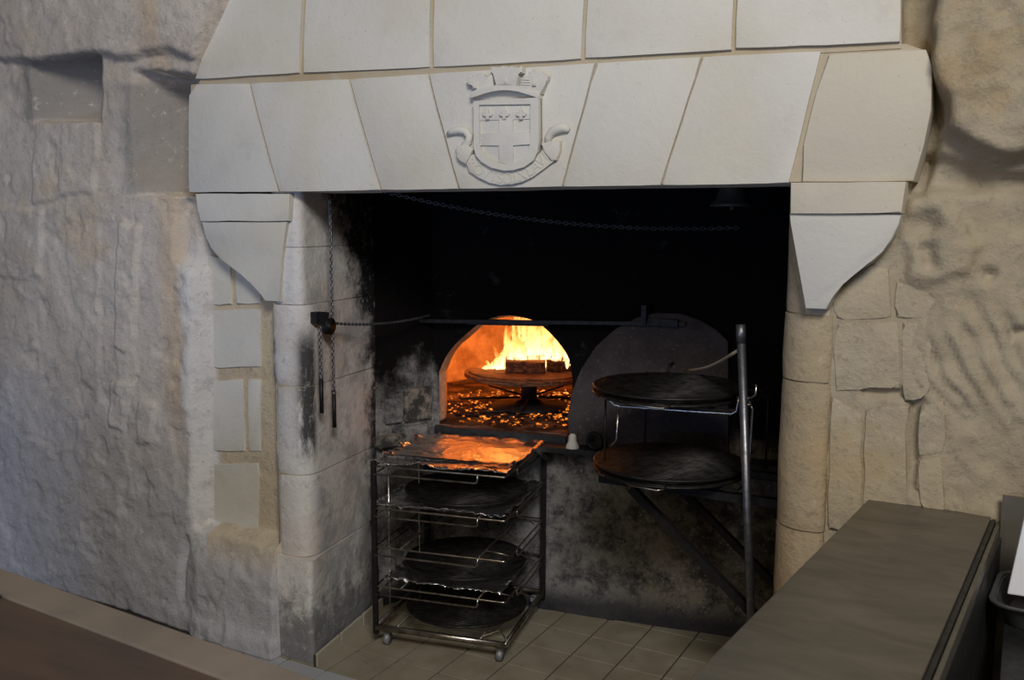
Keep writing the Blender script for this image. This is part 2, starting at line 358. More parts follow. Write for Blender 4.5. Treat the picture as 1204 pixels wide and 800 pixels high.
# ---- rough walls as relief
def relief(name, x0, x1, z0, z1, step, yf, back, mat):
    nx = int((x1-x0)/step)+1; nz = int((z1-z0)/step)+1
    xs = np.linspace(x0, x1, nx); zs = np.linspace(z0, z1, nz); X, Z = np.meshgrid(xs, zs)
    P = np.c_[X.ravel(), Z.ravel()]; Y = yf(P)
    v = np.c_[P[:, 0], Y, P[:, 1]].tolist(); f = []
    for j in range(nz-1):
        for i in range(nx-1): a = j*nx+i; f.append((a, a+1, a+nx+1, a+nx))
    ring = [i for i in range(nx)] + [j*nx+nx-1 for j in range(1, nz)] + [(nz-1)*nx+i for i in range(nx-2, -1, -1)] + [j*nx for j in range(nz-2, 0, -1)]
    b = len(v); v += [[v[k][0], back, v[k][2]] for k in ring]; m = len(ring)
    for k in range(m): f.append((ring[k], b+k, b+(k+1) % m, ring[(k+1) % m]))
    f.append(tuple(b+k for k in range(m)))
    me = bpy.data.meshes.new(name); me.from_pydata(v, [], f); me.update()
    o = link(name, me, mat, None, True); o.data.polygons[len(f)-1].use_smooth = False; return tag(o, kind='structure')
_wc = {}
def warp(P, a, s=9):
    k = (P.shape[0], float(P[0, 0]))
    if k not in _wc: _wc[k] = np.c_[fbm(np.c_[P*s, P[:, :1]*0+3.1], 3), fbm(np.c_[P*s, P[:, :1]*0+8.7], 3)]
    return P + a*_wc[k]
def feat(P, px, soft=.012, w=.012, y=-1.0): return 1 - sst(-soft, soft, sdf(warp(P, w), pz(px, y)))
def base_rough(P, a1=.014, a2=.006, seed=0):
    q = np.c_[P, np.full(len(P), seed)]; return a1*fbm(q*[3.2, 2.6, 1], 4) + a2*fbm(q*[19, 19, 1], 4)
def yf_left(P):
    x, z = P[:, 0], P[:, 1]
    q = np.c_[P, np.full(len(P), 2.2)]; y = -1.0 + base_rough(P, .014, .005, 1.0) - .006*sst(.05, .09, fbm(q*[2.2, 2.0, 1], 5)) - .004*sst(.16, .20, fbm(q*[5, 4.5, 1]+5, 5)) + .007*sst(.26, .34, fbm(q*[8, 8, 1]+11, 4))
    # broken upper course overhangs
    y += -.045*feat(P, [(-200, -120), (330, -120), (262, 0), (236, 72), (205, 60), (150, 66), (118, 62), (60, 73), (0, 67), (-200, 72)], .012, .022)
    u = lambda a, b, py: (x - onY(a, py, -1)[0])/(onY(b, py, -1)[0] - onY(a, py, -1)[0])
    y += .22*feat(P, [(36, 76), (118, 66), (118, 141), (40, 143)], .008, .012)*np.clip(u(36, 84, 100), 0, 1)
    y += .22*feat(P, [(156, 82), (236, 90), (236, 229), (158, 230)], .007, .008)*np.clip(u(156, 192, 160), 0, 1)
    y += -.014*feat(P, [(42, 143), (117, 141), (114, 224), (40, 240)], .007, .02)
    y += -.013*feat(P, [(-60, 240), (52, 246), (50, 322), (25, 331), (-60, 312)], .006, .02)
    y += -.018*feat(P, [(140, 262), (165, 266), (160, 398), (150, 414), (139, 405)], .006, .01)
    y += -.016*feat(P, [(131, 446), (156, 450), (146, 508), (130, 500)], .006, .012)
    y += -.014*feat(P, [(164, 470), (184, 474), (177, 520), (163, 522)], .006, .012)
    y += .007*feat(P, [(118, 258), (141, 262), (138, 480), (120, 470)], .01, .02)
    # jambed recess beside the pier, with a splayed plaster reveal
    xl = np.interp(z, [.42, .55, .9, 1.4, 1.7], [-1.275, -1.262, -1.245, -1.222, -1.215]); xr = -.845
    wv = np.interp(z, [.42, .9, 1.7], [.075, .10, .07])
    rec = sst(0, 1, (x - (xl - wv))/wv)*(1 - sst(xr-.02, xr+.012, x))*sst(.455, .50, z + .01*fbm(np.c_[P*12, x*0], 2))*(1-sst(1.60, 1.86, z))
    y = y*(1-.8*rec) + (-1.0)*.8*rec + .085*rec
    m = feat(P, [(217, 99), (217, 226), (226, 232), (234, 266), (250, 305), (300, 345), (420, 360), (520, -300), (368, -300), (259, 0), (227, 92)], .012, .004)
    y = y*(1-m) + (-.925)*m
    # hollow under the corbel, plinth bulge
    y += .05*feat(P, [(206, 236), (238, 230), (246, 300), (226, 322), (205, 300)], .03, .03)
    y += -.035*(1-sst(.30, .47, z))*sst(-1.38, -1.27, x) - .02*(1-sst(.05, .12, z))*sst(-1.7, -1.2, x)
    y += .022*np.exp(-((x + 1.385 + .02*np.sin(z*9))/.018)**2)*sst(.1, .2, z)*(1-sst(.38, .46, z))
    return y
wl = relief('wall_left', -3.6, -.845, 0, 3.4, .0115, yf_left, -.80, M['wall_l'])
RY = -.965
def yf_right(P):
    x, z = P[:, 0], P[:, 1]
    far = sst(1.45, 1.60, x + .02*fbm(np.c_[P*6, x*0], 3))
    y = RY + base_rough(P, .006, .006, 5.0)*(1-far) + base_rough(P, .024, .016, 6.0)*far
    # diagonal gouges on the rock to the right
    d = x*.80 + z*.42; g = np.sin(d*150 + 5*fbm(np.c_[P*5, x*0+2], 3)); y += .009*far*g*sst(1.0, 1.15, z)*(1-sst(1.5, 1.62, z))*sst(-.3, .3, fbm(np.c_[P*7, x*0+9], 2))
    # big proud block over an undercut ledge
    y += -.085*feat(P, [(1094, -150), (1500, -150), (1500, 192), (1204, 184), (1140, 168), (1106, 150), (1097, 70)], .022, .035)
    y += .05*feat(P, [(1080, 178), (1130, 190), (1204, 205), (1500, 215), (1500, 232), (1204, 226), (1080, 222)], .015, .02)
    y += .07*feat(P, [(1052, -150), (1096, -150), (1092, 60), (1104, 150), (1082, 230), (1060, 230)], .014, .02)
    y += -.025*feat(P, [(1062, 238), (1108, 232), (1138, 296), (1132, 330), (1060, 336)], .018, .045)
    y += .028*feat(P, [(1066, 258), (1096, 252), (1092, 276), (1068, 282)], .02, .045)
    y += .032*feat(P, [(1070, 290), (1090, 288), (1090, 322), (1076, 320)], .018, .045)
    y += .03*feat(P, [(1152, 318), (1172, 320), (1170, 332), (1155, 334)], .008, .004)
    y += .03*feat(P, [(1188, 388), (1212, 386), (1212, 402), (1190, 400)], .008, .004)
    y += .03*feat(P, [(1066, 470), (1082, 474), (1078, 582), (1066, 582)], .006, .01)
    y += .02*feat(P, [(1008, 458), (1090, 462), (1082, 474), (1010, 470)], .006, .012)
    return y
wr = relief('wall_right', 1.262, 3.2, 0, 3.4, .011, yf_right, -.70, M['wall_r'])

# dressed stones set in the recess of the left wall
for q in ([(244, 300), (271, 307), (272, 358), (245, 358)], [(277, 312), (307, 330), (306, 358), (278, 358)], [(247, 364), (306, 364), (306, 431), (248, 433)],
          [(246, 449), (285, 446), (288, 531), (245, 529)], [(292, 446), (306, 446), (306, 531), (293, 531)], [(244, 546), (304, 545), (303, 626), (248, 624)]):
    slab('stone', pz(q, -.92), -.922, -.88, M['ashlar'], wl, .005, .003)
# dressed stones set in the right wall
for q in ([(982, 379), (1056, 379), (1058, 458), (1010, 455), (982, 460)], [(1061, 379), (1094, 380), (1095, 464), (1062, 472)], [(1017, 482), (1068, 477), (1064, 540), (1066, 600), (1015, 602)],
          [(978, 466), (1013, 488), (1012, 625), (972, 625)], [(982, 300), (1044, 316), (1050, 374), (981, 375)], [(1082, 476), (1112, 470), (1110, 532), (1080, 536)], [(1080, 541), (1108, 537), (1110, 602), (1082, 602)], [(1054, 332), (1100, 340), (1120, 372), (1054, 374)]):
    slab('stone', pz(q, RY-.006), RY-.004, RY+.06, M['stone_r'], wr, .009, .005, .025)

# ---- hearth back wall with the oven mouth (polar grid around the arch)
AX0, AX1, AZ0 = -.640, .005, .835
def arch_pts(n=30):
    crown = [onB(a, b) for a, b in ((674, 437), (670, 423), (662, 409), (650, 395), (637, 382), (624, 375), (606, 371), (588, 371), (574, 375), (561, 382), (548, 393), (534, 406), (523, 421), (517.5, 438))]
    cu = np.array([(p[0], p[2]) for p in crown]); cu[0, 0] = AX1; cu[-1, 0] = AX0; cu[-1, 1] = cu[0, 1] = 1.085
    L = np.r_[0, np.cumsum(np.linalg.norm(np.diff(cu, axis=0), axis=1))]; q = np.linspace(0, L[-1], n)
    cr = np.c_[np.interp(q, L, cu[:, 0]), np.interp(q, L, cu[:, 1])]; cr[1:-1] = (cr[:-2] + 2*cr[1:-1] + cr[2:])/4
    pts = [(AX1, AZ0 + (1.085-AZ0)*k/8) for k in range(8)] + [tuple(p) for p in cr] + [(AX0, 1.085 + (AZ0-1.085)*k/8) for k in range(1, 8)]
    return np.array(pts + [(AX0 + (AX1-AX0)*k/12, AZ0) for k in range(12)])
ARCH = arch_pts()
def to_rect(p, x0=-.72, x1=1.42, z0=0, z1=3.0):
    c = np.array([(AX0+AX1)/2, 1.05]); d = p-c; t = 1e9
    for k, (lo, hi) in enumerate(((x0, x1), (z0, z1))):
        if abs(d[k]) > 1e-9: t = min(t, ((hi if d[k] > 0 else lo)-c[k])/d[k])
    return c + d*t
def dens(A, m):                                # resample outline finely
    out = []
    for k in range(len(A)):
        for i in range(m): out.append(A[k] + (A[(k+1) % len(A)]-A[k])*i/m)
    return np.array(out)
A2 = dens(ARCH, 4); rings = 46; V = []; F = []; n2 = len(A2)
OUT = np.array([to_rect(p) for p in A2])
for c in ((-.72, 0), (1.42, 0), (1.42, 3.0), (-.72, 3.0)):    # square off the corners
    k = np.argmin(np.linalg.norm(OUT-np.array(c), axis=1)); OUT[k] = c
for i in range(rings+1):
    P = A2 + (OUT-A2)*(i/rings)**1.4
    q = np.c_[P, P[:, :1]*0+4]; d = (.016*fbm(q*[4, 4, 1], 4) + .007*fbm(q*[18, 18, 1], 4))*min(1, i/4)
    d = d + np.where(P[:, 1] < .14, -.03*(1-sst(.02, .14, P[:, 1])), 0)
    for (x, z), e in zip(P, d): V.append((x, BS*x + BC + e, z))
for i in range(rings):
    for k in range(n2): a = i*n2+k; b = i*n2+(k+1) % n2; F.append((b, a, a+n2, b+n2))
me = bpy.data.meshes.new('wall_back'); me.from_pydata(V, [], F); me.update()
wb = tag(link('wall_back', me, M['hearth'], None, True), kind='structure')
# oblique stone face between pier and oven mouth
def strip_wall(name, a, b, z0, z1, mat, amp=.012, step=.02, seed=2.):
    a = np.array(a); b = np.array(b); L = np.linalg.norm(b-a); nu = max(2, int(L/step)); nz = int((z1-z0)/step)
    t = (b-a)/L; nrm = np.array([t[1], -t[0]]); f = []
    Sg, Zg = np.meshgrid(np.linspace(0, 1, nu+1), np.linspace(z0, z1, nz+1)); Sg, Zg = Sg.ravel(), Zg.ravel()
    e = amp*fbm(np.c_[Sg*L*5+seed, Zg*4, Sg*0+seed], 4)*np.minimum(1, 6*Sg*(1-Sg)+.2)
    v = np.c_[a[0] + (b[0]-a[0])*Sg + nrm[0]*e, a[1] + (b[1]-a[1])*Sg + nrm[1]*e, Zg].tolist()
    for j in range(nz):
        for i in range(nu): q = j*(nu+1)+i; f.append((q, q+1, q+nu+2, q+nu+1))
    me = bpy.data.meshes.new(name); me.from_pydata(v, [], f); me.update(); return tag(link(name, me, mat, None, True), kind='structure')
wo = strip_wall('wall_inner_left', (-.79, -.42), (-.672, -.105), 0, 3.0, M['hearth'])
t_ = np.array([.118, .315, 0])/math.hypot(.118, .315)
for k, (f_, z_, w_, h_, d_) in enumerate(((.70, .945, .15, .15, .030), (.30, .93, .09, .12, .022), (.22, .795, .15, .05, .05), (.62, .80, .17, .09, .02))):
    c_ = np.array([-.79 + .118*f_, -.42 + .315*f_, z_]); bm_ = MB().beam(tuple(c_ - t_*w_/2), tuple(c_ + t_*w_/2), d_*2, h_).mesh('stone'); bevel_mesh(bm_, .010, 2); link('stone', bm_, M['stone_sooty'] if k in (0, 2) else M['hearth'], wo)
strip_wall('wall_inner_right', (1.40, .24), (1.30, -.72), 0, 3.0, M['hearth'])
tag(MB().box((.3, -.42, 3.02), (2.4, 1.5, .05)).build('ceiling', M['soot']), kind='structure')

# ================================================================== FIREPLACE
fp = empty('fireplace', (.2, -1.0, 0), 0, 'pale limestone fireplace with voussoir lintel, sloping hood and carved crest', 'fireplace')
def fpo(o):
    o.parent = fp; o.matrix_parent_inverse = Matrix.Translation((-.2, 1.0, 0)); return o
YL = -1.0
top = [(229, 97), (293, 96), (410, 91), (503, 85), (701, 72), (826, 65), (966, 58), (1091, 55)]
bot = [(222, 226), (327, 225.5), (447, 223.5), (539, 222), (661, 219.5), (777, 218), (929, 215), (1075, 213)]
mats = ['ashlar', 'ashlar', 'ashlar', 'ashlar', 'ashlar', 'ashlar', 'ashlar_cream']
LS = []
for k in range(7):
    g = 1.3
    q = [(top[k][0]+g, top[k][1]+2), (top[k+1][0]-g, top[k+1][1]+2), (bot[k+1][0]-g, bot[k+1][1]), (bot[k][0]+g, bot[k][1])]
    if k == 6: q = [(top[6][0]+8, 64), (1088, 58), (1096, 80), (1094, 130), (1086, 170), (1075, 213), (bot[6][0]+14, 214), (945, 170), (960, 110)]
    if k == 0: q = [(231, 99)] + q[1:3] + [(222, 226), (222, 112)]
    y0 = YL - (0, .004, .001, .003, .002, 0, .003)[k]
    LS.append(fpo(slab('lintel_stone', pz(q, y0), y0, -.72, M[mats[k]], None, .004, .0014, .06)))
HL = .12
def hoodpt(px, py):                               # plane y = -1 + HL*(z-2.32)
    return hit(px, py, (0, 1, -HL), -1.0 - HL*2.32)
hl = [(262, 0), (357, 0), (508, 0), (689, 0), (865, 0), (1061, 0)]
def xat(j, y): # joint x at row y
    b = (229, 353.5, 507, 685, 862, 1060)[j]; t = hl[j][0]; yb = (93, 85, 79, 68, 58, 49)[j]; return t + (b-t)*y/yb
for k in range(5):
    yb0, yb1 = (93, 85.5, 79, 68, 57)[k], (85.5, 79, 69, 59, 49)[k]
    for (ya, yt0, yt1) in ((None, -62, -62), ('up', -190, -190)):
        if ya is None: q = [(xat(k, yb0)+2.5*(k > 0), yb0), (xat(k+1, yb1)-2.5, yb1), (xat(k+1, yt1)-2.5, yt1), (xat(k, yt0)+2.5*(k > 0), yt0)]
        else: q = [(xat(k, -67)+2.5*(k > 0)+20, -67), (xat(k+1, -67)-2.5+20*(k < 4), -67), (xat(k+1, yt1)-2.5+20*(k < 4), yt1), (xat(k, yt0)+2.5*(k > 0)+20, yt0)]
        P = [hoodpt(a, b) for a, b in q]
        fpo(slab('hood_stone', [(p[0], p[2]) for p in P], -1.0, -.85, M['ashlar'], None, .005, .0016, .06, lambda x, z: HL*(z-2.32)))
# mortar body behind the joints
core = [(226, 100), (300, 92), (640, 72), (1066, 52), (1088, 60), (1088, 150), (1072, 212), (224, 225)]
fpo(slab('mortar_joint', pz(core, -.985), -.992, -.74, M['mortar'], None, 0))
P = [hoodpt(a, b) for a, b in [(231, 98), (640, 80), (1059, 56), (1061, -185), (335, -185)]]
fpo(slab('mortar_joint', [(p[0], p[2]) for p in P], -.988, -.80, M['mortar'], None, 0, yf=lambda x, z: HL*(z-2.32)))
# corbels
SL = [(237, 261), (241.6, 279), (248, 292), (258.5, 304.6), (269.7, 312.5), (283, 322.6), (296.7, 333.8), (305.7, 345), (311, 354)]
cb = fpo(slab('corbel', pz(SL + [(329, 355), (331, 300), (338, 260.5)], -.99), -.99, -.86, M['ashlar'], None, .004, .0))
cb2 = fpo(slab('corbel_cap', pz([(229, 228), (340, 228), (339, 260), (235, 260)], -.998), -.998, -.80, M['ashlar'], None, .005, .002))
SR = [(1060, 251.5), (1057, 264), (1048.6, 281.5), (1038, 295.5), (1024, 309.5), (1003, 322), (989, 334), (980, 348), (971.6, 364)]
fpo(slab('corbel', pz(SR + [(946, 363), (940, 320), (930, 264), (928, 251.5)], -1.03), -1.03, -.90, M['ashlar_grey'], None, .004, .0))
fpo(slab('corbel_cap', pz([(930, 215), (1066, 213.5), (1060, 251), (929, 251)], -1.04), -1.04, -.80, M['ashlar_cream'], None, .005, .002))
# piers: courses of stone with a plan outline, rounded towards the hearth
def course(plan, z0, z1, mat, name='pier_stone', amp=.004, flare=0., bev=.006, seed=0):
    P = np.array(plan); n = len(P); nz = max(2, int((z1-z0)/.03)); v = []; f = []
    for j in range(nz+1):
        z = z0 + (z1-z0)*j/nz; e = min(j, nz-j); ins = bev if e == 0 else 0
        q = np.c_[P*9, np.full(n, z*8+seed)]; d = amp*np.c_[fbm(q, 3), fbm(q+40, 3)]
        c = P.mean(0); R = (P-c)*(1-ins*3)+c + d
        for a in R: v.append((a[0], a[1], z + (0 if e else 0)))
    for j in range(nz):
        for k in range(n): f.append((j*n+k, j*n+(k+1) % n, (j+1)*n+(k+1) % n, (j+1)*n+k))
    f.append(tuple(reversed(range(n)))); f.append(tuple(nz*n+k for k in range(n)))
    me = bpy.data.meshes.new(name); me.from_pydata(v, [], f); me.update(); o = link(name, me, mat); autosmooth(o, 50); return fpo(o)
def lplan(xc, yc, xb, yb, r, xl):              # left pier: front y=yc, inner corner (xc,yc) rounded r, inner face runs to (xb,yb)
    p = [(xl, -.62), (xl, yc+.05), (xl+.012, yc+.014), (xl+.045, yc)]
    m = 10; dx, dy = (xb-xc), (yb-yc); L = math.hypot(dx, dy); ex = (xc + dx/L*r, yc + dy/L*r); sx = (xc-r, yc)
    for k in range(m+1):
        t = k/m; p.append(((1-t)**2*sx[0] + 2*t*(1-t)*xc + t*t*ex[0], (1-t)**2*sx[1] + 2*t*(1-t)*yc + t*t*ex[1]))
    for k in range(1, 13): t = k/12; p.append((ex[0] + (xb-ex[0])*t, ex[1] + (yb-ex[1])*t))
    p.append((xb-.12, yb)); return p
zz = [onX(345, y, -.7)[2] for y in (785, 650, 548, 449, 361)]
zc = [0, .44, .78, 1.14, 1.465, 1.69, 1.93, 2.5, 3.0]
for k in range(8):
    base = k == 0
    r = .03 if base else (.10 if k < 4 else .05)
    xc, yc = ((-.672, -1.0) if base else (-.688, -.985) if k < 4 else (-.708, -.975))
    if k >= 6: yc = -.80
    pl = lplan(xc, yc, -.785, -.40, r, -1.20 if base else -.872)
    course(pl, zc[k]+.002, zc[k+1]-.002, M['pier'], seed=k*3.7, amp=.008 if base else .004)
course(lplan(-.712, -.968, -.789, -.40, .05, -.866), 1.46, 1.93, M['pier'], 'mortar_joint', .002)
course(lplan(-.694, -.982, -.794, -.40, .10, -.869), 0.02, 1.46, M['mortar'], 'mortar_joint', .002)
# right pier
def rplan(x0, xr, yc, r):
    p = [(xr, yc+.02), (xr, -.60), (x0+.02, -.60), (x0, yc+r)]
    for k in range(1, 13):
        a = PI/2*k/12; p.append((x0 + r - r*math.cos(a), yc + r - r*math.sin(a)))
    for k in range(1, 5):
        a = PI/2*k/4; p.append((xr - .03 + .03*math.sin(a), yc + .03 - .03*math.cos(a)))
    return p[::-1]
zr = [0, .42, .88, 1.33, 1.53, 1.90, 2.5, 3.0]
for k in range(7):
    yc = -.985 if k < 4 else (-.975 if k == 4 else -.80)
    course(rplan(1.128, 1.285, yc, .10), zr[k]+.0025, zr[k+1]-.0025, M['pier_r'] if k < 5 else M['soot'], seed=50+k*2.3, amp=.004)
course(rplan(1.138, 1.28, -.978, .10), .02, 1.90, M['mortar'], 'mortar_joint', .002)
# smoke-blackened lining of the hood behind the lintel
fpo(MB().box((.2, -.70, 2.46), (1.9, .05, 1.1)).build('flue_lining', M['soot']))

# ---- coat of arms carved on the keystone
KY = YL - .003
def kp(x, y): p = onY(x, y, KY); return (p[0], p[2])
arms = empty('coat_of_arms'); arms.parent = fp; arms.matrix_parent_inverse = Matrix.Translation((-.2, 1.0, 0)); arms['label'] = 'carved coat of arms with mural crown, shield and scroll'
# the crest keeps its own frame in the keystone plane: crop pixels (scale 4.704, origin 480,60) turn into points
def cp(u, w): return kp(480 + u/4.704, 60 + w/4.704)
def relief_poly(name, pts, h, mat=M['ashlar'], bev=.004, y=KY): return slab(name, [cp(*p) for p in pts], y-h, y+.01, mat, arms, bev)
sh = [(383, 282), (740, 262), (742, 500), (735, 560), (710, 610), (660, 645), (600, 662), (550, 664), (480, 648), (425, 615), (395, 580), (384, 540)]
relief_poly('shield', sh, .016)
def ring_poly(name, outer, inner, h, y=KY, bev=.0):
    n = len(outer); b = MB(); v = []
    for (o_, i_) in zip(outer, inner):
        o2, i2 = cp(*o_), cp(*i_)
        v += [(o2[0], y-h, o2[1]), (i2[0], y-h, i2[1]), (o2[0], y, o2[1]), (i2[0], y, i2[1])]
    f = []
    for k in range(n):
        a = 4*k; c = 4*((k+1) % n); f += [(a, a+1, c+1, c), (a, c, c+2, a+2), (a+1, a+3, c+3, c+1)]
    b.add(v, f); me = b.mesh(name); bm = bmesh.new(); bm.from_mesh(me); bmesh.ops.recalc_face_normals(bm, faces=bm.faces); bm.to_mesh(me); bm.free()
    return link(name, me, M['ashlar'], arms)
inn = [(412, 303), (696, 299), (694, 500), (690, 548), (670, 580), (635, 608), (590, 622), (550, 626), (500, 614), (450, 585), (424, 555), (414, 520)]
ring_poly('shield_rim', sh, inn, .026)
# cross on the field, with the chief above
relief_poly('cross', [(520, 385), (597, 383), (597, 455), (692, 452), (692, 520), (597, 523), (597, 620), (556, 625), (520, 618), (520, 524), (414, 526), (414, 460), (520, 458)], .022, bev=.001)
relief_poly('chief', [(412, 304), (694, 300), (694, 380), (412, 388)], .019, bev=.001)
for u in (458, 550, 642):
    relief_poly('fleur_de_lis', [(u, 308), (u+9, 335), (u+7, 350), (u+22, 340), (u+30, 352), (u+22, 366), (u+8, 362), (u+10, 382), (u-8, 384), (u-6, 362), (u-20, 367), (u-28, 354), (u-20, 342), (u-6, 350), (u-8, 335)], .026, bev=.001)
# mural crown: curved band and three towers with battlements
def arc(u0, u1, w0, mid, n=10): return [(u0 + (u1-u0)*k/n, w0 - mid*math.sin(PI*k/n)) for k in range(n+1)]
cr = arc(368, 742, 268, 46) + arc(748, 365, 232, 40)
relief_poly('crown_band', [(a, b) for a, b in cr], .028)
tw = [[(395, 240), (372, 188), (350, 195), (340, 160), (358, 150), (364, 160), (376, 155), (372, 142), (392, 134), (398, 146), (414, 142), (416, 128), (440, 134), (444, 156), (470, 150), (470, 130), (482, 128), (488, 218)],
      [(505, 200), (497, 130), (478, 128), (480, 96), (505, 92), (508, 104), (530, 102), (532, 90), (556, 88), (560, 100), (580, 100), (584, 90), (608, 90), (612, 104), (636, 104), (640, 88), (652, 92), (650, 126), (628, 130), (624, 200)],
      [(632, 205), (640, 150), (680, 152), (686, 122), (708, 106), (716, 118), (730, 118), (744, 116), (760, 124), (770, 134), (788, 140), (784, 170), (772, 186), (752, 242)]]
for q, h in zip(tw, (.022, .028, .022)): relief_poly('crown_tower', q, h, bev=.003)
for u, w_ in ((392, 196), (562, 168), (718, 182)):
    relief_poly('crown_gate', [(u-9, w_+16), (u-9, w_-4), (u, w_-14), (u+9, w_-4), (u+9, w_+16)], .031, bev=.002)
for w_ in (158, 172, 186): relief_poly('crown_course', [(640, w_), (690, w_+3), (690, w_+9), (640, w_+6)], .025, bev=.001)
# scroll under the shield
low = [(332, 622), (345, 668), (400, 706), (460, 730), (520, 742), (580, 742), (640, 728), (700, 696), (760, 652), (805, 612), (830, 606)]
upp = [(835, 500), (790, 505), (752, 512), (757, 555), (700, 600), (650, 638), (600, 662), (550, 668), (480, 652), (420, 620), (380, 570), (350, 580)]
relief_poly('scroll', low + upp, .012, bev=.003)
relief_poly('scroll_fold', [(278, 528), (330, 520), (378, 545), (352, 590), (332, 628), (300, 610), (285, 590)], .020, bev=.004)
relief_poly('scroll_fold', [(745, 515), (800, 500), (852, 498), (848, 560), (830, 606), (800, 608), (768, 560)], .018, bev=.004)
def curl(pts, r):
    b = MB(); P = [cp(*p) for p in pts]; b.tube([(p[0], KY-.006, p[1]) for p in P], r, 10); o = b.build('scroll_curl', M['ashlar'], arms, True); return o
curl([(225, 462), (250, 446), (290, 440), (325, 448), (345, 475), (338, 505), (312, 530), (300, 560)], [.008, .013, .014, .014, .014, .014, .013, .010])
curl([(895, 440), (872, 428), (835, 432), (800, 450), (780, 480), (775, 515)], [.008, .015, .017, .015, .013, .010])
# raised lettering along the scroll
fd = bpy.data.curves.new('lettering_source', 'FONT'); fd.size = .05; fd.align_x = 'CENTER'; fd.align_y = 'CENTER'; fd.extrude = .0015
lt = MB(); word = 'ROVTSOIXLAVI'
mid = [(358, 622), (400, 660), (440, 684), (480, 698), (520, 706), (560, 708), (600, 704), (640, 690), (680, 666), (715, 640), (745, 614), (772, 585)]
for k, ch in enumerate(word):
    fd.body = ch; fo = bpy.data.objects.new('letter_source', fd); COL.objects.link(fo)
    bpy.context.view_layer.update(); me = bpy.data.meshes.new_from_object(fo.evaluated_get(bpy.context.evaluated_depsgraph_get()))
    p = np.array(cp(*mid[k])); a = np.array(cp(*mid[max(0, k-1)])); b = np.array(cp(*mid[min(len(mid)-1, k+1)])); an = math.atan2(b[1]-a[1], b[0]-a[0])
    ca, sa = math.cos(an), math.sin(an)
    lt.add([(p[0] + v.co.x*ca*.9 - v.co.y*sa, KY-.0125-v.co.z, p[1] + v.co.x*sa*.9 + v.co.y*ca) for v in me.vertices], [tuple(q.vertices) for q in me.polygons])
    bpy.data.objects.remove(fo); bpy.data.meshes.remove(me)
bpy.data.curves.remove(fd)
lo = lt.build('lettering', M['ashlar'], arms); lo['label'] = 'worn raised lettering on the carved scroll'

# skirting tiles along the left pier
sk = tag(MB().beam((-.661, -1.0, .026), (-.772, -.40, .026), .010, .050).build('baseboard_left', M['grout']), kind='structure')
a, b = Vector((-.655, -1.0, .027)), Vector((-.768, -.40, .027))
for k in range(3):
    p = a + (b-a)*(k/3+.008); q = a + (b-a)*((k+1)/3-.008); MB().beam(p, q, .012, .052).build('tile', M['skirt'], sk)

# ================================================================== BREAD OVEN
MX = (AX0+AX1)/2; OM = np.array([MX, BS*MX+BC, 0])
oven = empty('bread_oven', (OM[0], OM[1], AZ0), 0, 'arched clay bread oven with a fire burning inside', 'oven')
def ovl(o): o.parent = oven; o.matrix_parent_inverse = Matrix.Translation((-OM[0], -OM[1], -AZ0)); return o
ds = [0, .02, .05, .075, .08, .18, .36, .48, .62, .78, .94, 1.10, 1.24, 1.36, 1.45, 1.50]
ws = [1, .99, .98, .98, 1.25, 1.55, 1.85, 2.1, 2.25, 2.3, 2.22, 2.0, 1.7, 1.25, .7, .02]
hs = [1, .99, .98, .98, 1.04, 1.12, 1.2, 1.26, 1.3, 1.3, 1.26, 1.18, 1.02, .8, .5, .02]
A3 = dens(ARCH, 2); V = []; F = []; n3 = len(A3)
for i, (d, w, h) in enumerate(zip(ds, ws, hs)):
    for (x, z) in A3:
        s = (x-MX)*w*math.hypot(1, BS); zz_ = AZ0 + (z-AZ0)*h; p = OM + BT*s + BN*d
        V.append((p[0], p[1], zz_))
V = np.array(V); nn = fbm(V*6, 4); V[:, 2] += np.where(V[:, 2] > AZ0+.02, nn*.03, 0)*np.repeat(np.array(ds) > .05, n3)
for i in range(len(ds)-1):
    for k in range(n3): a = i*n3+k; b = i*n3+(k+1) % n3; F.append((a, b, b+n3, a+n3))
me = bpy.data.meshes.new('oven_dome'); me.from_pydata(V.tolist(), [], F); me.update(); ovl(link('oven_dome', me, M['clay'], None, True))
# sill and ledge in front of the mouth
p0, p1 = onB(515, 506, .0), onB(668, 512, .0)
ovl(MB().beam((p0[0], p0[1]-.012, AZ0-.028), (p1[0], p1[1]-.012, AZ0-.028), .05, .052).build('sill', M['steel_dark']))
# iron lintel bar closing the crown of the arch
pa, pb = onB(550, 378.5, .03), onB(646, 380.5, .03)
ovl(MB().beam(pa, pb, .03, .024).build('crown_bar', M['iron']))

# rail for the sliding door, above the mouth
ra, rb = onB(452, 377, .06), onB(806, 381, .06)
rail = empty('door_rail', ra, 0, 'thin black iron rail running above the oven mouth', 'rail')
def under(o, e): o.parent = e; o.matrix_parent_inverse = Matrix.Translation(-Vector(e.location)); return o
under(MB().beam(ra, rb, .014, .016).build('bar', M['iron']), rail)
tp = onB(757, 379, .07); under(MB().box((tp[0], tp[1], tp[2]+.03), (.022, .012, .085)).build('stop', M['iron']), rail)
tp = onB(792, 380, .07); under(MB().box((tp[0]-.06, tp[1], tp[2]), (.16, .016, .028)).build('splice_plate', M['iron']), rail)

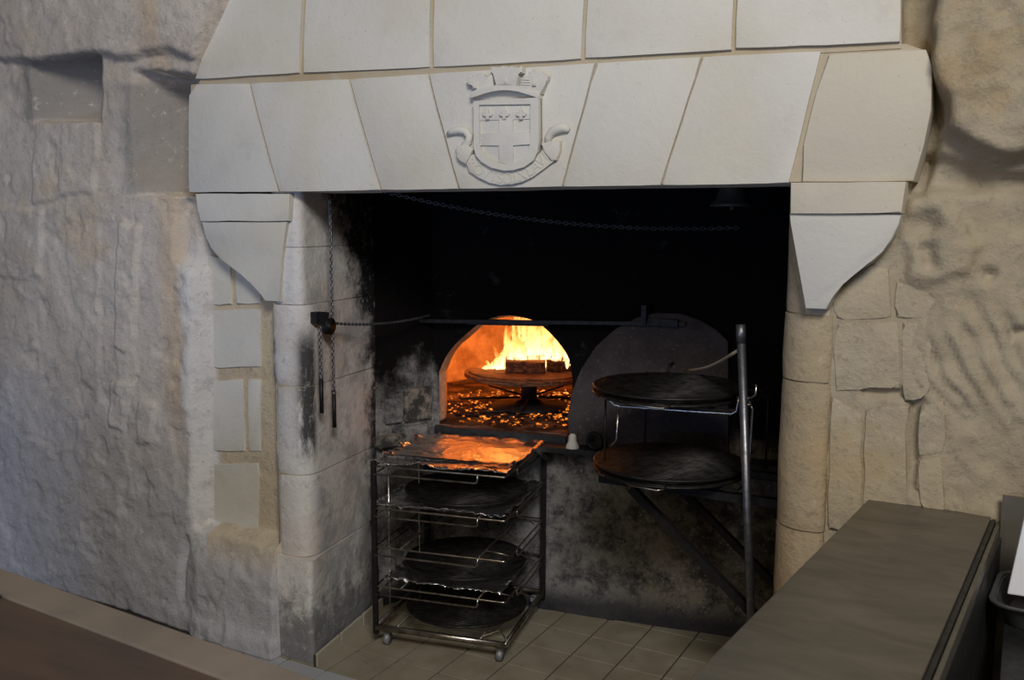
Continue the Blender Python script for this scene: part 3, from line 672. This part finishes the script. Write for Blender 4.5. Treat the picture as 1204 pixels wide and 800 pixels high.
# stone slab door, standing on the ledge right of the mouth
lg0, lg1 = onB(622, 522, .05), onB(905, 545, .05)
ledge_z = .80
ledge = tag(MB().beam((lg0[0], lg0[1]-.02, ledge_z-.012), (1.30, BS*1.30+BC-.06, ledge_z-.012), .11, .024).build('ledge', M['steel_dark']), 'dark iron ledge along the sooty wall under the slab door', 'ledge')
outl = [(669, 512), (667, 490), (672, 462), (682, 436), (700, 408), (722, 388), (748, 374), (772, 368), (800, 369), (822, 376), (842, 388), (856, 402), (857, 522)]
P = [onB(a, b, .045) for a, b in outl]
drm = []
bm = bmesh.new(); fr = [bm.verts.new(p) for p in P]; bk = [bm.verts.new(p + BN*.038) for p in P]
for L in (fr, bk):
    for v in (L[0], L[-1]): v.co.z = ledge_z + .001
bm.faces.new(fr); bm.faces.new(bk[::-1])
for k in range(len(P)): bm.faces.new((fr[k], bk[k], bk[(k+1) % len(P)], fr[(k+1) % len(P)]))
bmesh.ops.recalc_face_normals(bm, faces=bm.faces)
me = bpy.data.meshes.new('panel'); bm.to_mesh(me); bm.free(); bevel_mesh(me, .006, 2)
dr = empty('oven_door', (P[0][0], P[0][1], ledge_z), 0, 'grey arched stone slab door set beside the oven mouth', 'door')
under(link('panel', me, M['door']), dr)
h0 = onB(787, 437, .09); hd = MB(); hd.tube([h0 + np.array([0, .05, .03]), h0 + np.array([0, 0, .03]), h0 + np.array([0, 0, -.06]), h0 + np.array([0, .05, -.06])], .006); under(hd.build('handle', M['iron'], None, True), dr)
# white mortar dab and cast end piece on the ledge
q = onB(673, 528, .10); pc = tag(MB().lathe([(.030, 0), (.028, .01), (.018, .03), (.016, .055), (.010, .062)], (q[0], q[1]-.0, ledge_z), 12).build('mortar_dab', M['ashlar']), 'small white dab of mortar on the iron ledge', 'mortar')
q = onB(699, 520, .10); cs = MB(); cs.tube([(q[0]+.032*math.cos(a), q[1], ledge_z+.040+.034*math.sin(a)) for a in np.linspace(0, 2*PI, 17)[:-1]], .009, 8, True)
tag(cs.build('iron_ring', M['iron'], None, True), 'black iron ring standing on the ledge', 'ring')

# ---- inside the oven
pf = onZ(622, 479, AZ0)
tt = empty('turntable', (pf[0], pf[1], AZ0), 0, 'black iron turntable carrying burning wood inside the oven', 'turntable')
def tl(o): o.parent = tt; return o
tl(MB().lathe([(.20, 0), (.20, .012), (.075, .02), (.06, .035), (.0, .035)], (0, 0, .004), 28).build('base', M['iron'], None, True))
tl(MB().lathe([(.042, .03), (.042, .166)], (0, 0, 0), 16).build('pedestal', M['iron'], None, True))
tl(MB().lathe([(.0, .165), (.33, .165), (.335, .168), (.335, .188), (.325, .190), (.31, .190), (.31, .196), (.29, .198), (.0, .198)], (0, 0, 0), 40).build('plate', M['char'], None))
for a in (.3, 1.5, 2.7, 3.9, 5.1):
    b = MB(); b.tube([(.05*math.cos(a), .05*math.sin(a), .055), (.36*math.cos(a), .36*math.sin(a), .06), (.37*math.cos(a), .37*math.sin(a), .075)], .006); tl(b.build('spoke', M['iron'], None, True))
def log(c, d, rz, lab):
    me = MB().box((0, 0, 0), d).mesh('log'); bm = bmesh.new(); bm.from_mesh(me); bmesh.ops.subdivide_edges(bm, edges=bm.edges, cuts=5, use_grid_fill=True)
    for v in bm.verts:
        n_ = fbm(np.array([[v.co.x*14+c[0]*9, v.co.y*14, v.co.z*14]]), 3)[0]; v.co += Vector((0, 1, 1))*.010*n_
    bm.to_mesh(me); bm.free(); o = link('fire_log', me, M['char'], None, True); o.location = c; o.rotation_euler = (0, 0, rz); return tag(o, lab, 'log', 'logs burning on the turntable')
RT = Vector((RR[0], RR[1], 0)).normalized(); FW = Vector((FF[0], FF[1], 0)).normalized(); T0 = Vector((pf[0], pf[1], AZ0))
zt = AZ0 + .198
def tpos(s, d, z=0): p = T0 + RT*s + FW*d; return (p.x, p.y, zt + z)
rzv = math.atan2(RT.y, RT.x)
log(tpos(-.02, -.08, .028), (.20, .09, .054), rzv-.05, 'charred split log, the wide one across the turntable plate')
log(tpos(.18, -.02, .028), (.17, .08, .054), rzv+.5, 'burning log at the side of the turntable against the slab door')
log(tpos(.02, .10, .030), (.30, .08, .056), rzv+.2, 'burning log buried in the flames behind the others')
def flame(c, h, r, lean, seed):
    rnd = random.Random(seed); b = MB(); path = []; rad = []
    for k in range(11):
        t_ = k/10; path.append((c[0] + RT.x*(lean*t_*h + .03*math.sin(t_*5+seed)*t_) + FW.x*.02*math.sin(seed*2+t_*4), c[1] + RT.y*(lean*t_*h + .03*math.sin(t_*5+seed)*t_), c[2] + h*t_))
        rad.append(max(.002, r*(.65 + .9*t_)*(1-t_)**.75*1.25))
    b.tube(path, rad, 10); o = b.build('flame', M['flame'], fire, True); return o
fire = empty('fire', tpos(0, 0, 0), 0, 'bright yellow and orange flames rising over the logs', 'fire')
def fl_at(px, py0, py1, d, r, lean, seed):
    c = T0 + FW*d; nrm = (FW.x, FW.y, 0); k = FW.x*c.x + FW.y*c.y; a = hit(px, py0, nrm, k); b = hit(px, py1, nrm, k)
    o = flame((a[0], a[1], a[2]), b[2]-a[2], r, lean, seed); o.parent = fire; o.matrix_parent_inverse = Matrix.Translation(-Vector(fire.location))
for px, p0, p1, d, r, ln, sd in ((598, 434, 370, .04, .055, .12, 1), (615, 432, 352, .10, .07, .05, 2), (632, 432, 362, .06, .07, -.05, 3), (648, 432, 376, .02, .06, .1, 4), (661, 434, 392, -.02, .05, .1, 5),
                                 (606, 436, 392, -.03, .04, .15, 6), (672, 434, 398, .06, .05, .05, 7), (624, 430, 340, .16, .08, .0, 8), (644, 430, 350, .16, .08, .05, 9), (592, 436, 398, .02, .03, .1, 10),
                                 (577, 436, 412, .02, .016, .2, 11), (584, 436, 416, .0, .012, .1, 12), (572, 437, 420, .0, .010, .25, 13), (590, 436, 408, .05, .02, -.1, 14), (655, 430, 362, .2, .07, .1, 15), (608, 432, 378, .2, .05, .2, 16), (568, 437, 424, .03, .008, .1, 17), (581, 436, 405, .04, .012, .15, 18), (600, 430, 384, .0, .02, .25, 19), (667, 420, 402, -.06, .03, .0, 20), (650, 424, 392, -.06, .022, .1, 21), (612, 424, 396, -.05, .018, .15, 22)):
    fl_at(px, p0, p1, d, r, ln, sd)
for s, d, z, pw in ((-.10, .20, .20, 10), (-.16, .28, .10, 4), (.10, .05, .12, 3)):
    l = bpy.data.lights.new('fire_light', 'POINT'); l.energy = pw; l.color = (1.0, .32, .06); l.shadow_soft_size = .07
    o = bpy.data.objects.new('fire_light', l); COL.objects.link(o); o.location = tpos(s, d, z)
eb = MB(); rnd = random.Random(3)
for k in range(700):
    a = rnd.uniform(0, 2*PI); rr_ = rnd.uniform(.08, .58); c = T0 + RT*(rr_*math.cos(a)*1.0 + .05) + FW*(rr_*math.sin(a)*.9)
    loc = np.array(c) - OM; dep = loc@BN; lat = loc@BT
    if dep < .05 or abs(lat) > (.29 if dep < .2 else .6): continue
    s = rnd.uniform(.003, .009); eb.box((c.x, c.y, AZ0+.006+s*.2), (s*2, s*1.5, s*.7), rnd.uniform(0, 3))
tag(eb.build('embers', M['ember']), 'glowing orange embers strewn over the oven floor', 'embers', None, 'stuff')
for k, (s, d, ln, rz) in enumerate(((-.16, -.16, .36, rzv+.25), (-.22, -.26, .30, rzv-.1), (.20, -.22, .26, rzv-.25))):
    p = T0 + RT*s + FW*d; b = MB(); b.tube([(-ln/2, 0, 0), (ln/2, 0, 0), (ln/2+.015, 0, .012)], .007)
    o = b.build('fire_iron', M['iron'], None, True); o.location = (p.x, p.y, AZ0+.0085); o.rotation_euler = (0, 0, rz)
    tag(o, ('long fire iron lying under the turntable in the oven', 'fire iron nearest the sill on the oven floor', 'short fire iron beside the slab door on the oven floor')[k], 'fire iron', 'fire irons on the oven floor')

# ================================================================== ROLLING RACK
RA = math.atan2(.115, .568); RW, RD = .575, .575
rack = empty('rolling_rack', (-.561, -.724, 0), RA, 'wheeled wire tray rack loaded with round grills and foil', 'rack')
def rk(b, name, mat, smooth=False, parent=None): return b.build(name, mat, parent or rack, smooth)
rk(MB().box((.0, .0, .43), (.022, .012, .75)), 'post', M['iron'])
rk(MB().box((RW, RD, .41), (.022, .022, .71)), 'post', M['iron'])
rk(MB().box((0, RD, .41), (.022, .022, .71)), 'post', M['iron'])
def rr(u0, u1, v0, v1, z, r=.012):
    p = []
    for (cx, cy, a0) in ((u1-r, v0+r, -PI/2), (u1-r, v1-r, 0), (u0+r, v1-r, PI/2), (u0+r, v0+r, PI)):
        for k in range(4): a = a0 + PI/2*k/3; p.append((cx + r*math.cos(a), cy + r*math.sin(a), z))
    return p
for k, z in enumerate((.785, .605, .437, .265)):
    b = MB(); b.tube(rr(0, RW, 0, RD, z), .0042, 8, True)
    b.tube([(0, -.004, z-.034), (.445, -.004, z-.034), (.455, -.004, z-.030), (.458, -.004, z-.022), (.458, -.004, z+.004)], .0042)
    b.tube([(RW, .16, z+.0), (RW, .16, z-.022), (RW, .17, z-.034), (RW, RD, z-.034)], .0042)
    b.tube([(0, .0, z-.034), (0, RD, z-.034)], .0042)
    if k: b.tube([(.458, 0, z), (.458, RD, z)], .004); b.tube([(.115, 0, z), (.115, RD, z)], .004)
    if k: b.tube([(RW, .20, z-.034), (RW, .42, z-.034-.11)], .003); b.tube([(.458, .10, z), (RW, .12, z-.02)], .003)
    rk(b, 'shelf_frame', M['wire'], True)
b = MB(); b.beam((0, 0, .085), (RW, 0, .085), .016, .022).beam((RW, 0, .085), (RW, RD, .085), .016, .022).beam((RW, RD, .085), (0, RD, .085), .016, .022).beam((0, RD, .085), (0, 0, .085), .016, .022)
b.tube([(.10, 0, .098), (.10, RD, .098)], .005).tube([(.47, 0, .098), (.47, RD, .098)], .005).tube([(.47, .02, .098), (.52, .10, .098), (RW, .02, .098)], .004)
rk(b, 'base_frame', M['wire'], True)
for u, v in ((.035, .07), (.085, .28)):
    rk(MB().tube([(u, v, .09), (u, v, .785)], .0032), 'upright_wire', M['wire_bright'], True)
for u, v in ((.04, .03), (RW-.03, .03), (RW-.03, RD-.03), (.04, RD-.03)):
    c = rk(MB().box((u, v, .063), (.034, .030, .022)), 'caster', M['caster'])
    w_ = MB(); w_.tube([(u-.011, v, .026), (u+.011, v, .026)], .026, 16); rk(w_, 'wheel', M['caster'], True, c)
# foil sheets lying on the shelves
def foil(name, u0, u1, v0, v1, z, amp, lab, ridges=(), seed=0, hang=.0):
    n = 60; us = np.linspace(u0, u1, n); vs = np.linspace(v0, v1, n); U, Vv = np.meshgrid(us, vs); P = np.c_[U.ravel(), Vv.ravel()]
    q = np.c_[P, np.full(len(P), seed)]
    h = amp*(np.abs(fbm(q*[9, 22, 1], 4))*1.6 + .5*np.abs(fbm(q*[34, 40, 1], 3)))
    e = np.minimum(np.minimum(P[:, 0]-u0, u1-P[:, 0]), np.minimum(P[:, 1]-v0, v1-P[:, 1])); ed = 1 - sst(0, .035, e)
    h = h*(1+1.4*ed) + ed*amp*2.0*np.abs(fbm(q*[60, 60, 1], 2))
    for (v, w, hh) in ridges: h += hh*np.exp(-((P[:, 1]-v0-v)/w)**2)
    h += -hang*sst(.03, 0, e)*0
    pts = np.c_[P[:, 0] + .006*ed*fbm(q*40, 2), P[:, 1] + .006*ed*fbm(q*40+9, 2), z + h].tolist(); f = []
    for j in range(n-1):
        for i in range(n-1): a = j*n+i; f.append((a, a+1, a+n+1, a+n))
    m = len(pts); pts += [[p[0], p[1], p[2]-.0012] for p in pts]; f += [(q[3]+m, q[2]+m, q[1]+m, q[0]+m) for q in f]
    ring = [i for i in range(n)] + [j*n+n-1 for j in range(1, n)] + [(n-1)*n+i for i in range(n-2, -1, -1)] + [j*n for j in range(n-2, 0, -1)]
    f += [(ring[(k+1) % len(ring)], ring[k], ring[k]+m, ring[(k+1) % len(ring)]+m) for k in range(len(ring))]
    me = bpy.data.meshes.new(name); me.from_pydata(pts, [], f); me.update(); o = link(name, me, M['foil'], None, True)
    o.location = rack.location; o.rotation_euler = rack.rotation_euler; return tag(o, lab, 'foil')
foil('foil_sheet', -.005, RW+.008, -.01, RD+.0, .795, .008, 'large foil sheet covering the topmost shelf, glowing with firelight', ((.12, .012, .014), (.03, .01, .006), (.30, .03, .003)), 1.0)
fs = MB(); fs.add([(RW+.004, .40, .80), (RW+.004, .50, .80), (RW+.03, .53, .74), (RW+.035, .49, .735), (RW+.007, .40, .799), (RW+.007, .50, .799), (RW+.033, .53, .739), (RW+.038, .49, .734)], [(0, 1, 2, 3), (7, 6, 5, 4), (0, 4, 5, 1), (1, 5, 6, 2), (2, 6, 7, 3), (3, 7, 4, 0)])
fo = fs.build('foil_flap', M['foil']); fo.location = (0, 0, 0)
fo.parent = [o for o in COL.objects if o.name == 'foil_sheet'][0]
foil('foil_sheet', .0, RW, -.005, RD-.03, .610, .009, 'crumpled foil sheet under the uppermost grill of the rolling rack', (), 2.0)
foil('foil_sheet', .03, RW-.02, .02, RD-.06, .285, .009, 'dull foil sheet under the middle grill of the rolling rack', (), 3.0)
# round grills
def grill(R=.262, gap=.017, double=False):
    e = empty('round_grill')
    for z in ((0, .024) if double else (0,)):
        MB().tube([(R*math.cos(a), R*math.sin(a), z) for a in np.linspace(0, 2*PI, 49)[:-1]], .0055, 8, True).build('rim', M['grill'], e, True)
        b = MB(); n = int(R/gap)
        for i in range(-n, n+1):
            y = (i+(.4 if z else 0))*gap; w = math.sqrt(max(0, R*R-y*y))
            if w > .02: b.tube([(-w, y, z+.003), (w, y, z+.003)], .0034, 6)
        for x in (-.13, 0, .13): w = math.sqrt(R*R-x*x); b.tube([(x, -w, z-.003), (x, w, z-.003)], .0036, 6)
        o = b.build('bars', M['bar'], e, True); o['kind'] = 'stuff'
    if double:
        for x0, x1 in ((-.20, -.08), (-.07, .07)):
            h = MB(); y0 = -math.sqrt(R*R-x0*x0)-.004
            h.tube([(x0, y0+.05, .006), (x0, y0-.010, .002), (x0+.02, y0-.022, 0), (x1-.02, y0-.040, 0), (x1, y0-.03, .002), (x1, y0+.03, .006)], .0035); h.build('handle', M['wire'], e, True)
    return e
g0 = grill()
def copy_tree(o):
    c = o.copy(); COL.objects.link(c)
    for ch in list(o.children): d = ch.copy(); COL.objects.link(d); d.parent = c
    return c
Rm = Matrix.Translation(rack.location) @ Matrix.Rotation(RA, 4, 'Z')
def rloc(u, v, z): return Rm @ Vector((u, v, z))
G = [(g0, rloc(.305, .285, .640), RA, 'burnt round grill on bright crumpled foil under the top shelf', 'grills on the rolling rack'),
     (None, rloc(.30, .29, .322), RA+.05, 'burnt round grill in the middle of the rolling rack on dull foil', 'grills on the rolling rack'),
     (None, rloc(.30, .30, .112), RA, 'rusty round grill on the base frame of the rolling rack', 'grills on the rolling rack')]
for e, l, a, lab, gr in G:
    o = e or copy_tree(g0); o.location = l; o.rotation_euler = (0, 0, a); tag(o, lab, 'grill', gr)

# ================================================================== RACK IN THE RIGHT OF THE HEARTH
SY = -.62
br = empty('bracket_rack', (.93, -.45, 0), 0, 'black iron bracket with bright wire frame holding grills beside the pole', 'rack')
def bk_(b, name, mat, smooth=False): return under(b.build(name, mat, None, smooth), br)
zb = .835
bk_(MB().beam((.40, SY+.03, zb), (1.30, SY+.03, zb), .03, .03), 'beam', M['iron'])
bk_(MB().beam((.44, SY+.36, zb), (1.30, SY+.36, zb), .03, .03), 'beam', M['iron'])
bk_(MB().beam((.41, SY+.03, zb), (.45, SY+.36, zb), .03, .03), 'beam', M['iron'])
q0, q1 = onY(742, 574, SY+.03), onY(872, 708, SY+.03); bk_(MB().beam(q0, q1 + (q1-q0)*.9, .030, .030, (0, 1, 0)), 'brace', M['iron'])
q0, q1 = onY(799, 574, SY+.36), onY(878, 654, SY+.36); bk_(MB().beam(q0, q1 + (q1-q0)*1.2, .028, .028, (0, 1, 0)), 'brace', M['iron'])
def Q(px, py, y=SY): return tuple(onY(px, py, y))
b = MB(); b.tube([Q(716, 463), Q(717, 471), Q(722, 476), Q(730, 478), Q(800, 483), Q(860, 487), Q(866, 484), Q(868, 474), Q(869, 466)], .0055); bk_(b, 'front_wire', M['wire_bright'], True)
b = MB(); b.tube([Q(866, 468, SY+.02), Q(884, 468, SY+.02), Q(889, 464, SY+.02), Q(889, 452, SY+.02)], .005).tube([Q(866, 477, SY+.02), Q(884, 476, SY+.02)], .005); bk_(b, 'hook', M['wire_bright'], True)
b = MB(); b.tube([Q(727, 479), Q(725, 518), Q(717, 526)], .004); bk_(b, 'upright_wire', M['wire_bright'], True)
b = MB(); b.tube([Q(880, 470, SY+.03), Q(885, 482, SY+.03), Q(880, 562, SY+.03), Q(879, 574, SY+.03)], .005); bk_(b, 'upright_wire', M['wire_bright'], True)
# shelves of wire that carry the two grills
for k, (z, x0, x1) in enumerate(((1.150, .43, .925), (.868, .43, .93))):
    b = MB(); b.tube([(x0, SY+.0, z), (x1, SY+.0, z), (x1, SY+.42, z), (x0, SY+.42, z)], .005, 8, True); b.tube([(x0, SY+.2, z), (x1, SY+.2, z)], .004); bk_(b, 'shelf_frame', M['grill'], True)
for x, y in ((.43, SY+.42), (.925, SY+.42), (.43, SY)): bk_(MB().tube([(x, y, zb+.01), (x, y, 1.19)], .0045), 'upright_wire', M['grill'], True)
g1 = grill(.278, .0145, True)
for c, z, rz, lab in (((.62, -.47), 1.164, .10, 'dark round grill on the upper wire shelf beside the steel pole'), ((.635, -.49), .882, .05, 'dark round grill on the lower bracket shelf beside the steel pole')):
    o = g1 if z > 1 else copy_tree(g1); o.location = (c[0], c[1], z); o.rotation_euler = (0, 0, rz); tag(o, lab, 'grill', 'grills on the bracket rack')
# steel pole leaning in the corner
pt, pm = np.array(onY(871, 386, -.66)), np.array(onY(883, 722, -.66)); pbm = pt + (pm-pt)*((.0-pt[2])/(pm[2]-pt[2]))
pole = empty('steel_pole', pbm, 0, 'tall grey steel tube standing in front of the bracket rack', 'pole')
b = MB(); b.tube([pbm + np.array([0, 0, .002]), pt], .0145, 16); under(b.build('tube', M['pole'], None, True), pole)
b = MB(); b.tube([pt - (pt-pm)/np.linalg.norm(pt-pm)*.05, pt + (pt-pm)/np.linalg.norm(pt-pm)*.012], .0165, 16); under(b.build('collar', M['pole'], None, True), pole)
# rope slung from the door handle to the pole
ro = MB(); a = onB(806, 436, .10); b_ = np.array(onY(868, 412, -.64)); ro.tube([a + (b_-a)*t_ - np.array([0, 0, .02*math.sin(PI*t_)]) for t_ in np.linspace(0, 1, 9)], .006)
tag(ro.build('rope', M['mortar'], None, True), 'frayed rope running from the slab door to the steel pole', 'rope')

# ================================================================== CHAINS, PULLEY, BELL
def chain_mesh(path, link_l, wire, mat, name):
    P = [Vector(p) for p in path]; L = [0]
    for i in range(1, len(P)): L.append(L[-1] + (P[i]-P[i-1]).length)
    b = MB(); n = max(2, int(L[-1]/(link_l*.74)))
    for k in range(n):
        s = L[-1]*(k+.5)/n; i = max(j for j in range(len(L)) if L[j] <= s); i = min(i, len(P)-2)
        p = P[i] + (P[i+1]-P[i])*((s-L[i])/(L[i+1]-L[i])); t_ = (P[i+1]-P[i]).normalized(); up = Vector((0, 1, .3)) if abs(t_.z) > .8 else Vector((0, 0, 1))
        x = t_.cross(up).normalized(); y = t_.cross(x)
        if k % 2: x, y = y, x
        b.tube([p + t_*(link_l/2*math.cos(a)) + x*(link_l*.3*math.sin(a)) for a in np.linspace(0, 2*PI, 9)[:-1]], wire, 5, True)
    o = b.build(name, mat, None, True); return o
def sag(a, b, d, n=14): a, b = np.array(a), np.array(b); return [a + (b-a)*t_ - np.array([0, 0, 4*d*t_*(1-t_)]) for t_ in np.linspace(0, 1, n)]
ch = chain_mesh(sag(onY(446, 224, -.80), onY(868, 268, -.35), .05), .020, .0026, M['steel_grey'], 'slack_chain'); tag(ch, 'long slack chain hanging across the dark hearth under the lintel', 'chain')
# pulley on the pier
pp = onX(378, 380, -.69); pu = empty('pulley', pp, 0, 'small black iron pulley fixed to the sooty pier', 'pulley')
under(MB().box((pp[0]-.005, pp[1]-.035, pp[2]+.025), (.045, .03, .045)).build('bracket', M['iron']), pu)
under(MB().beam((pp[0]+.02, pp[1]-.035, pp[2]+.025), (pp[0]+.03, pp[1]+.0, pp[2]+.02), .02, .05).build('fork', M['iron']), pu)
w_ = MB(); c = pp + np.array([.03, .01, -.012]); w_.tube([c + np.array([-.008, 0, 0]), c + np.array([-.006, 0, 0]), c + np.array([.006, 0, 0]), c + np.array([.008, 0, 0])], [.034, .028, .028, .034], 20); under(w_.build('sheave', M['iron'], None, True), pu)
def pull(px, ptop, ph, pe, x, lab):
    top_, h0_, e_ = onX(px, ptop, x), onX(px, ph, x), onX(px, pe, x); y = h0_[1]
    e = empty('chain_pull', (x, y, e_[2]), 0, lab, 'chain pull', 'chain pulls by the pulley')
    under(chain_mesh([(x, y, top_[2]), (x, y, (top_[2]+h0_[2])/2), (x, y, h0_[2]+.012)], .017, .0028, M['pole'], 'chain'), e)
    b = MB(); b.tube([(x, y, h0_[2]), (x, y, e_[2])], .0085, 12); under(b.build('handle', M['iron'], None, True), e)
    b = MB(); b.tube([(x + .010*math.cos(a), y, h0_[2]+.008+.010*math.sin(a)) for a in np.linspace(0, 2*PI, 11)[:-1]], .0022, 6, True); under(b.build('ring', M['iron'], None, True), e)
pull(377.5, 384, 446, 486, -.655, 'iron rod handle on a short chain below the pulley sheave')
pull(392.5, 236, 464, 503, -.66, 'iron rod handle on a long chain hanging beside the pulley')
q0 = pp + np.array([.03, .02, .0]); ch = chain_mesh(sag(q0, onB(505, 371, .06), .02), .016, .0024, M['steel_grey'], 'pulley_chain'); tag(ch, 'chain running from the pulley towards the rail over the oven', 'chain')
# bell high in the dark
bp_ = onY(861, 243, -.50); bl = empty('bell', bp_, 0, 'old bronze bell hanging in the dark under the lintel', 'bell')
under(MB().lathe([(.075, 0), (.079, .004), (.070, .012), (.056, .03), (.048, .055), (.043, .085), (.034, .102), (.0, .108)], bp_, 28).build('shell', M['bronze'], None, True), bl)
b = MB(); b.tube([bp_ + np.array([0, 0, .06]), bp_ + np.array([0, 0, -.012])], [.004, .008], 8); under(b.build('clapper', M['bronze'], None, True), bl)
b = MB(); b.tube([bp_ + np.array([0, 0, .105]), bp_ + np.array([0, 0, .22]), bp_ + np.array([.0, -.20, .22])], .007, 8); under(b.build('hanger', M['iron'], None, True), bl)

# ================================================================== COUNTERS
# steel counter on the right
A, B_, Cc, D = [np.array(p) for p in ((1.404, -.955, 1.0), (1.722, -.962, 1.0), (1.60, -2.75, 1.0), (1.247, -2.75, 1.0))]
ct = empty('steel_counter', (1.5, -1.85, 0), 0, 'narrow stainless steel counter with a grooved dark edge against the wall', 'counter')
def prism(poly, z0, z1):
    n = len(poly); b = MB(); b.add([(p[0], p[1], z0) for p in poly] + [(p[0], p[1], z1) for p in poly], [tuple(range(n-1, -1, -1)), tuple(range(n, 2*n))] + [(k, (k+1) % n, n+(k+1) % n, n+k) for k in range(n)]); return b
me = prism([D, Cc, B_, A], .965, 1.0).mesh('worktop'); bevel_mesh(me, .003, 2); under(link('worktop', me, M['steel']), ct)
off = np.array([.012, .001, 0])
for k in range(2):
    o1 = off*(k+.2); under(prism([Cc+o1, Cc+off*(k+1), B_+off*(k+1), B_+o1], .955-.012*k, .994-.006*k).build('edge_rail', M['steel_dark'] if k == 0 else M['steel']), ct)
under(prism([D+[.02, .0, 0], Cc+[.02, .0, 0], B_+[.03, -.01, 0], A+[.02, -.01, 0]], .02, .955).build('body', M['steel_dark']), ct)
# low dark bench beyond it, with a tray, a white board and a grey sheet
bench = empty('bench', (2.1, -1.6, 0), 0, 'dark low bench in the corner beyond the steel counter', 'bench')
under(MB().box((2.16, -1.62, .815), (.78, 1.24, .03)).build('top', M['steel_dark']), bench)
for x, y in ((1.80, -2.2), (2.52, -2.2), (1.80, -1.05), (2.52, -1.05)): under(MB().box((x, y, .40), (.04, .04, .80)).build('leg', M['steel_dark']), bench)
me = MB().box((2.18, -.992, .95), (.87, .012, .24)).mesh('splash_panel'); tag(link('splash_panel', me, M['steel']), 'dull steel splash panel against the wall behind the bench', 'panel')
def tray(c, w, d, h, rz):
    prof = []
    b = MB(); rings_ = [(0, .0, .025), (0, h, .0), (0, h, -.010), (0, h-.004, -.010), (0, h-.004, .004), (0, .004, .028)]; v = []; n = 0
    for _, z, ins in rings_:
        p = rr(-w/2+ins, w/2-ins, -d/2+ins, d/2-ins, z, .05); n = len(p); v += p
    f = [tuple(range(n-1, -1, -1))]
    for i in range(len(rings_)-1):
        for k in range(n): f.append((i*n+k, i*n+(k+1) % n, (i+1)*n+(k+1) % n, (i+1)*n+k))
    f.append(tuple((len(rings_)-1)*n+k for k in range(n))); b.add(v, f); o = b.build('roasting_tray', M['steel_grey']); autosmooth(o, 40); o.location = c; o.rotation_euler = (0, 0, rz); return o
tag(tray((1.93, -1.22, .832), .36, .26, .06, -.08), 'dull metal roasting tray with rounded corners on the bench', 'tray')
wp = onZ(1184, 699, .897); wq = onY(1205, 606, wp[1]+.03); dz_ = wq[2]-wp[2]; me = bpy.data.meshes.new('white_board')
wv = [wp, wp+[.34, .03, 0], wq+[.34, .03, 0], wq]; wv = wv + [p + np.array([0, .022, .004]) for p in wv]
me.from_pydata([tuple(p) for p in wv], [], [(0, 1, 2, 3), (7, 6, 5, 4), (0, 4, 5, 1), (1, 5, 6, 2), (2, 6, 7, 3), (3, 7, 4, 0)]); me.update(); bevel_mesh(me, .004, 2)
tag(link('white_board', me, M['white']), 'white plastic board tipped on edge over the roasting tray', 'board')
gs = prism([np.array(p) for p in ((1.742, -1.93), (1.86, -1.66), (2.4, -1.70), (2.4, -2.3), (1.74, -2.3))], .90, .912).mesh('grey_sheet'); bevel_mesh(gs, .002, 1)
gso = empty('metal_lid', (2.0, -1.95, .83), 0, 'flat grey metal lid laid over the bench beside the steel counter', 'lid'); under(link('sheet', gs, M['steel_grey']), gso)
under(MB().box((2.1, -2.0, .866), (.5, .5, .068)).build('box', M['steel_grey']), gso)
# foreground counter on the left
fc = empty('wood_counter', (-.4, -2.8, 0), 0, 'dark wooden counter with a pale stone border facing the fireplace', 'counter')
e0, e1, i0, i1 = [onZ(*p, .90) for p in ((0, 668), (240, 752.5), (0, 700), (240, 790))]
def ext(p, q, x): t_ = (x-p[0])/(q[0]-p[0]); return p + (q-p)*t_
X0, X1 = -1.7, .78
me = prism([ext(i0, i1, X0), ext(i0, i1, X1), ext(e0, e1, X1), ext(e0, e1, X0)], .86, .90).mesh('border'); bevel_mesh(me, .004, 2); under(link('border', me, M['edge']), fc)
bk0, bk1 = np.array([X0, -3.15, .9]), np.array([X1, -3.15, .9])
under(prism([bk0, bk1, ext(i0, i1, X1)-[0, .002, 0], ext(i0, i1, X0)-[0, .002, 0]], .86, .896).build('top', M['wood']), fc)
under(prism([bk0+[.04, .04, 0], bk1+[-.04, .04, 0], ext(e0, e1, X1)+[-.04, -.04, 0], ext(e0, e1, X0)+[.04, -.04, 0]], .0, .86).build('body', M['board']), fc)
q = onZ(-3, 699, .915); gm = MB().lathe([(.0, 0), (.03, 0), (.034, .02), (.0, .024)], (q[0]-.02, q[1]-.02, .898), 16).build('green_lid', M['green'], None, True); tag(gm, 'small green plastic lid on the wooden counter', 'lid')
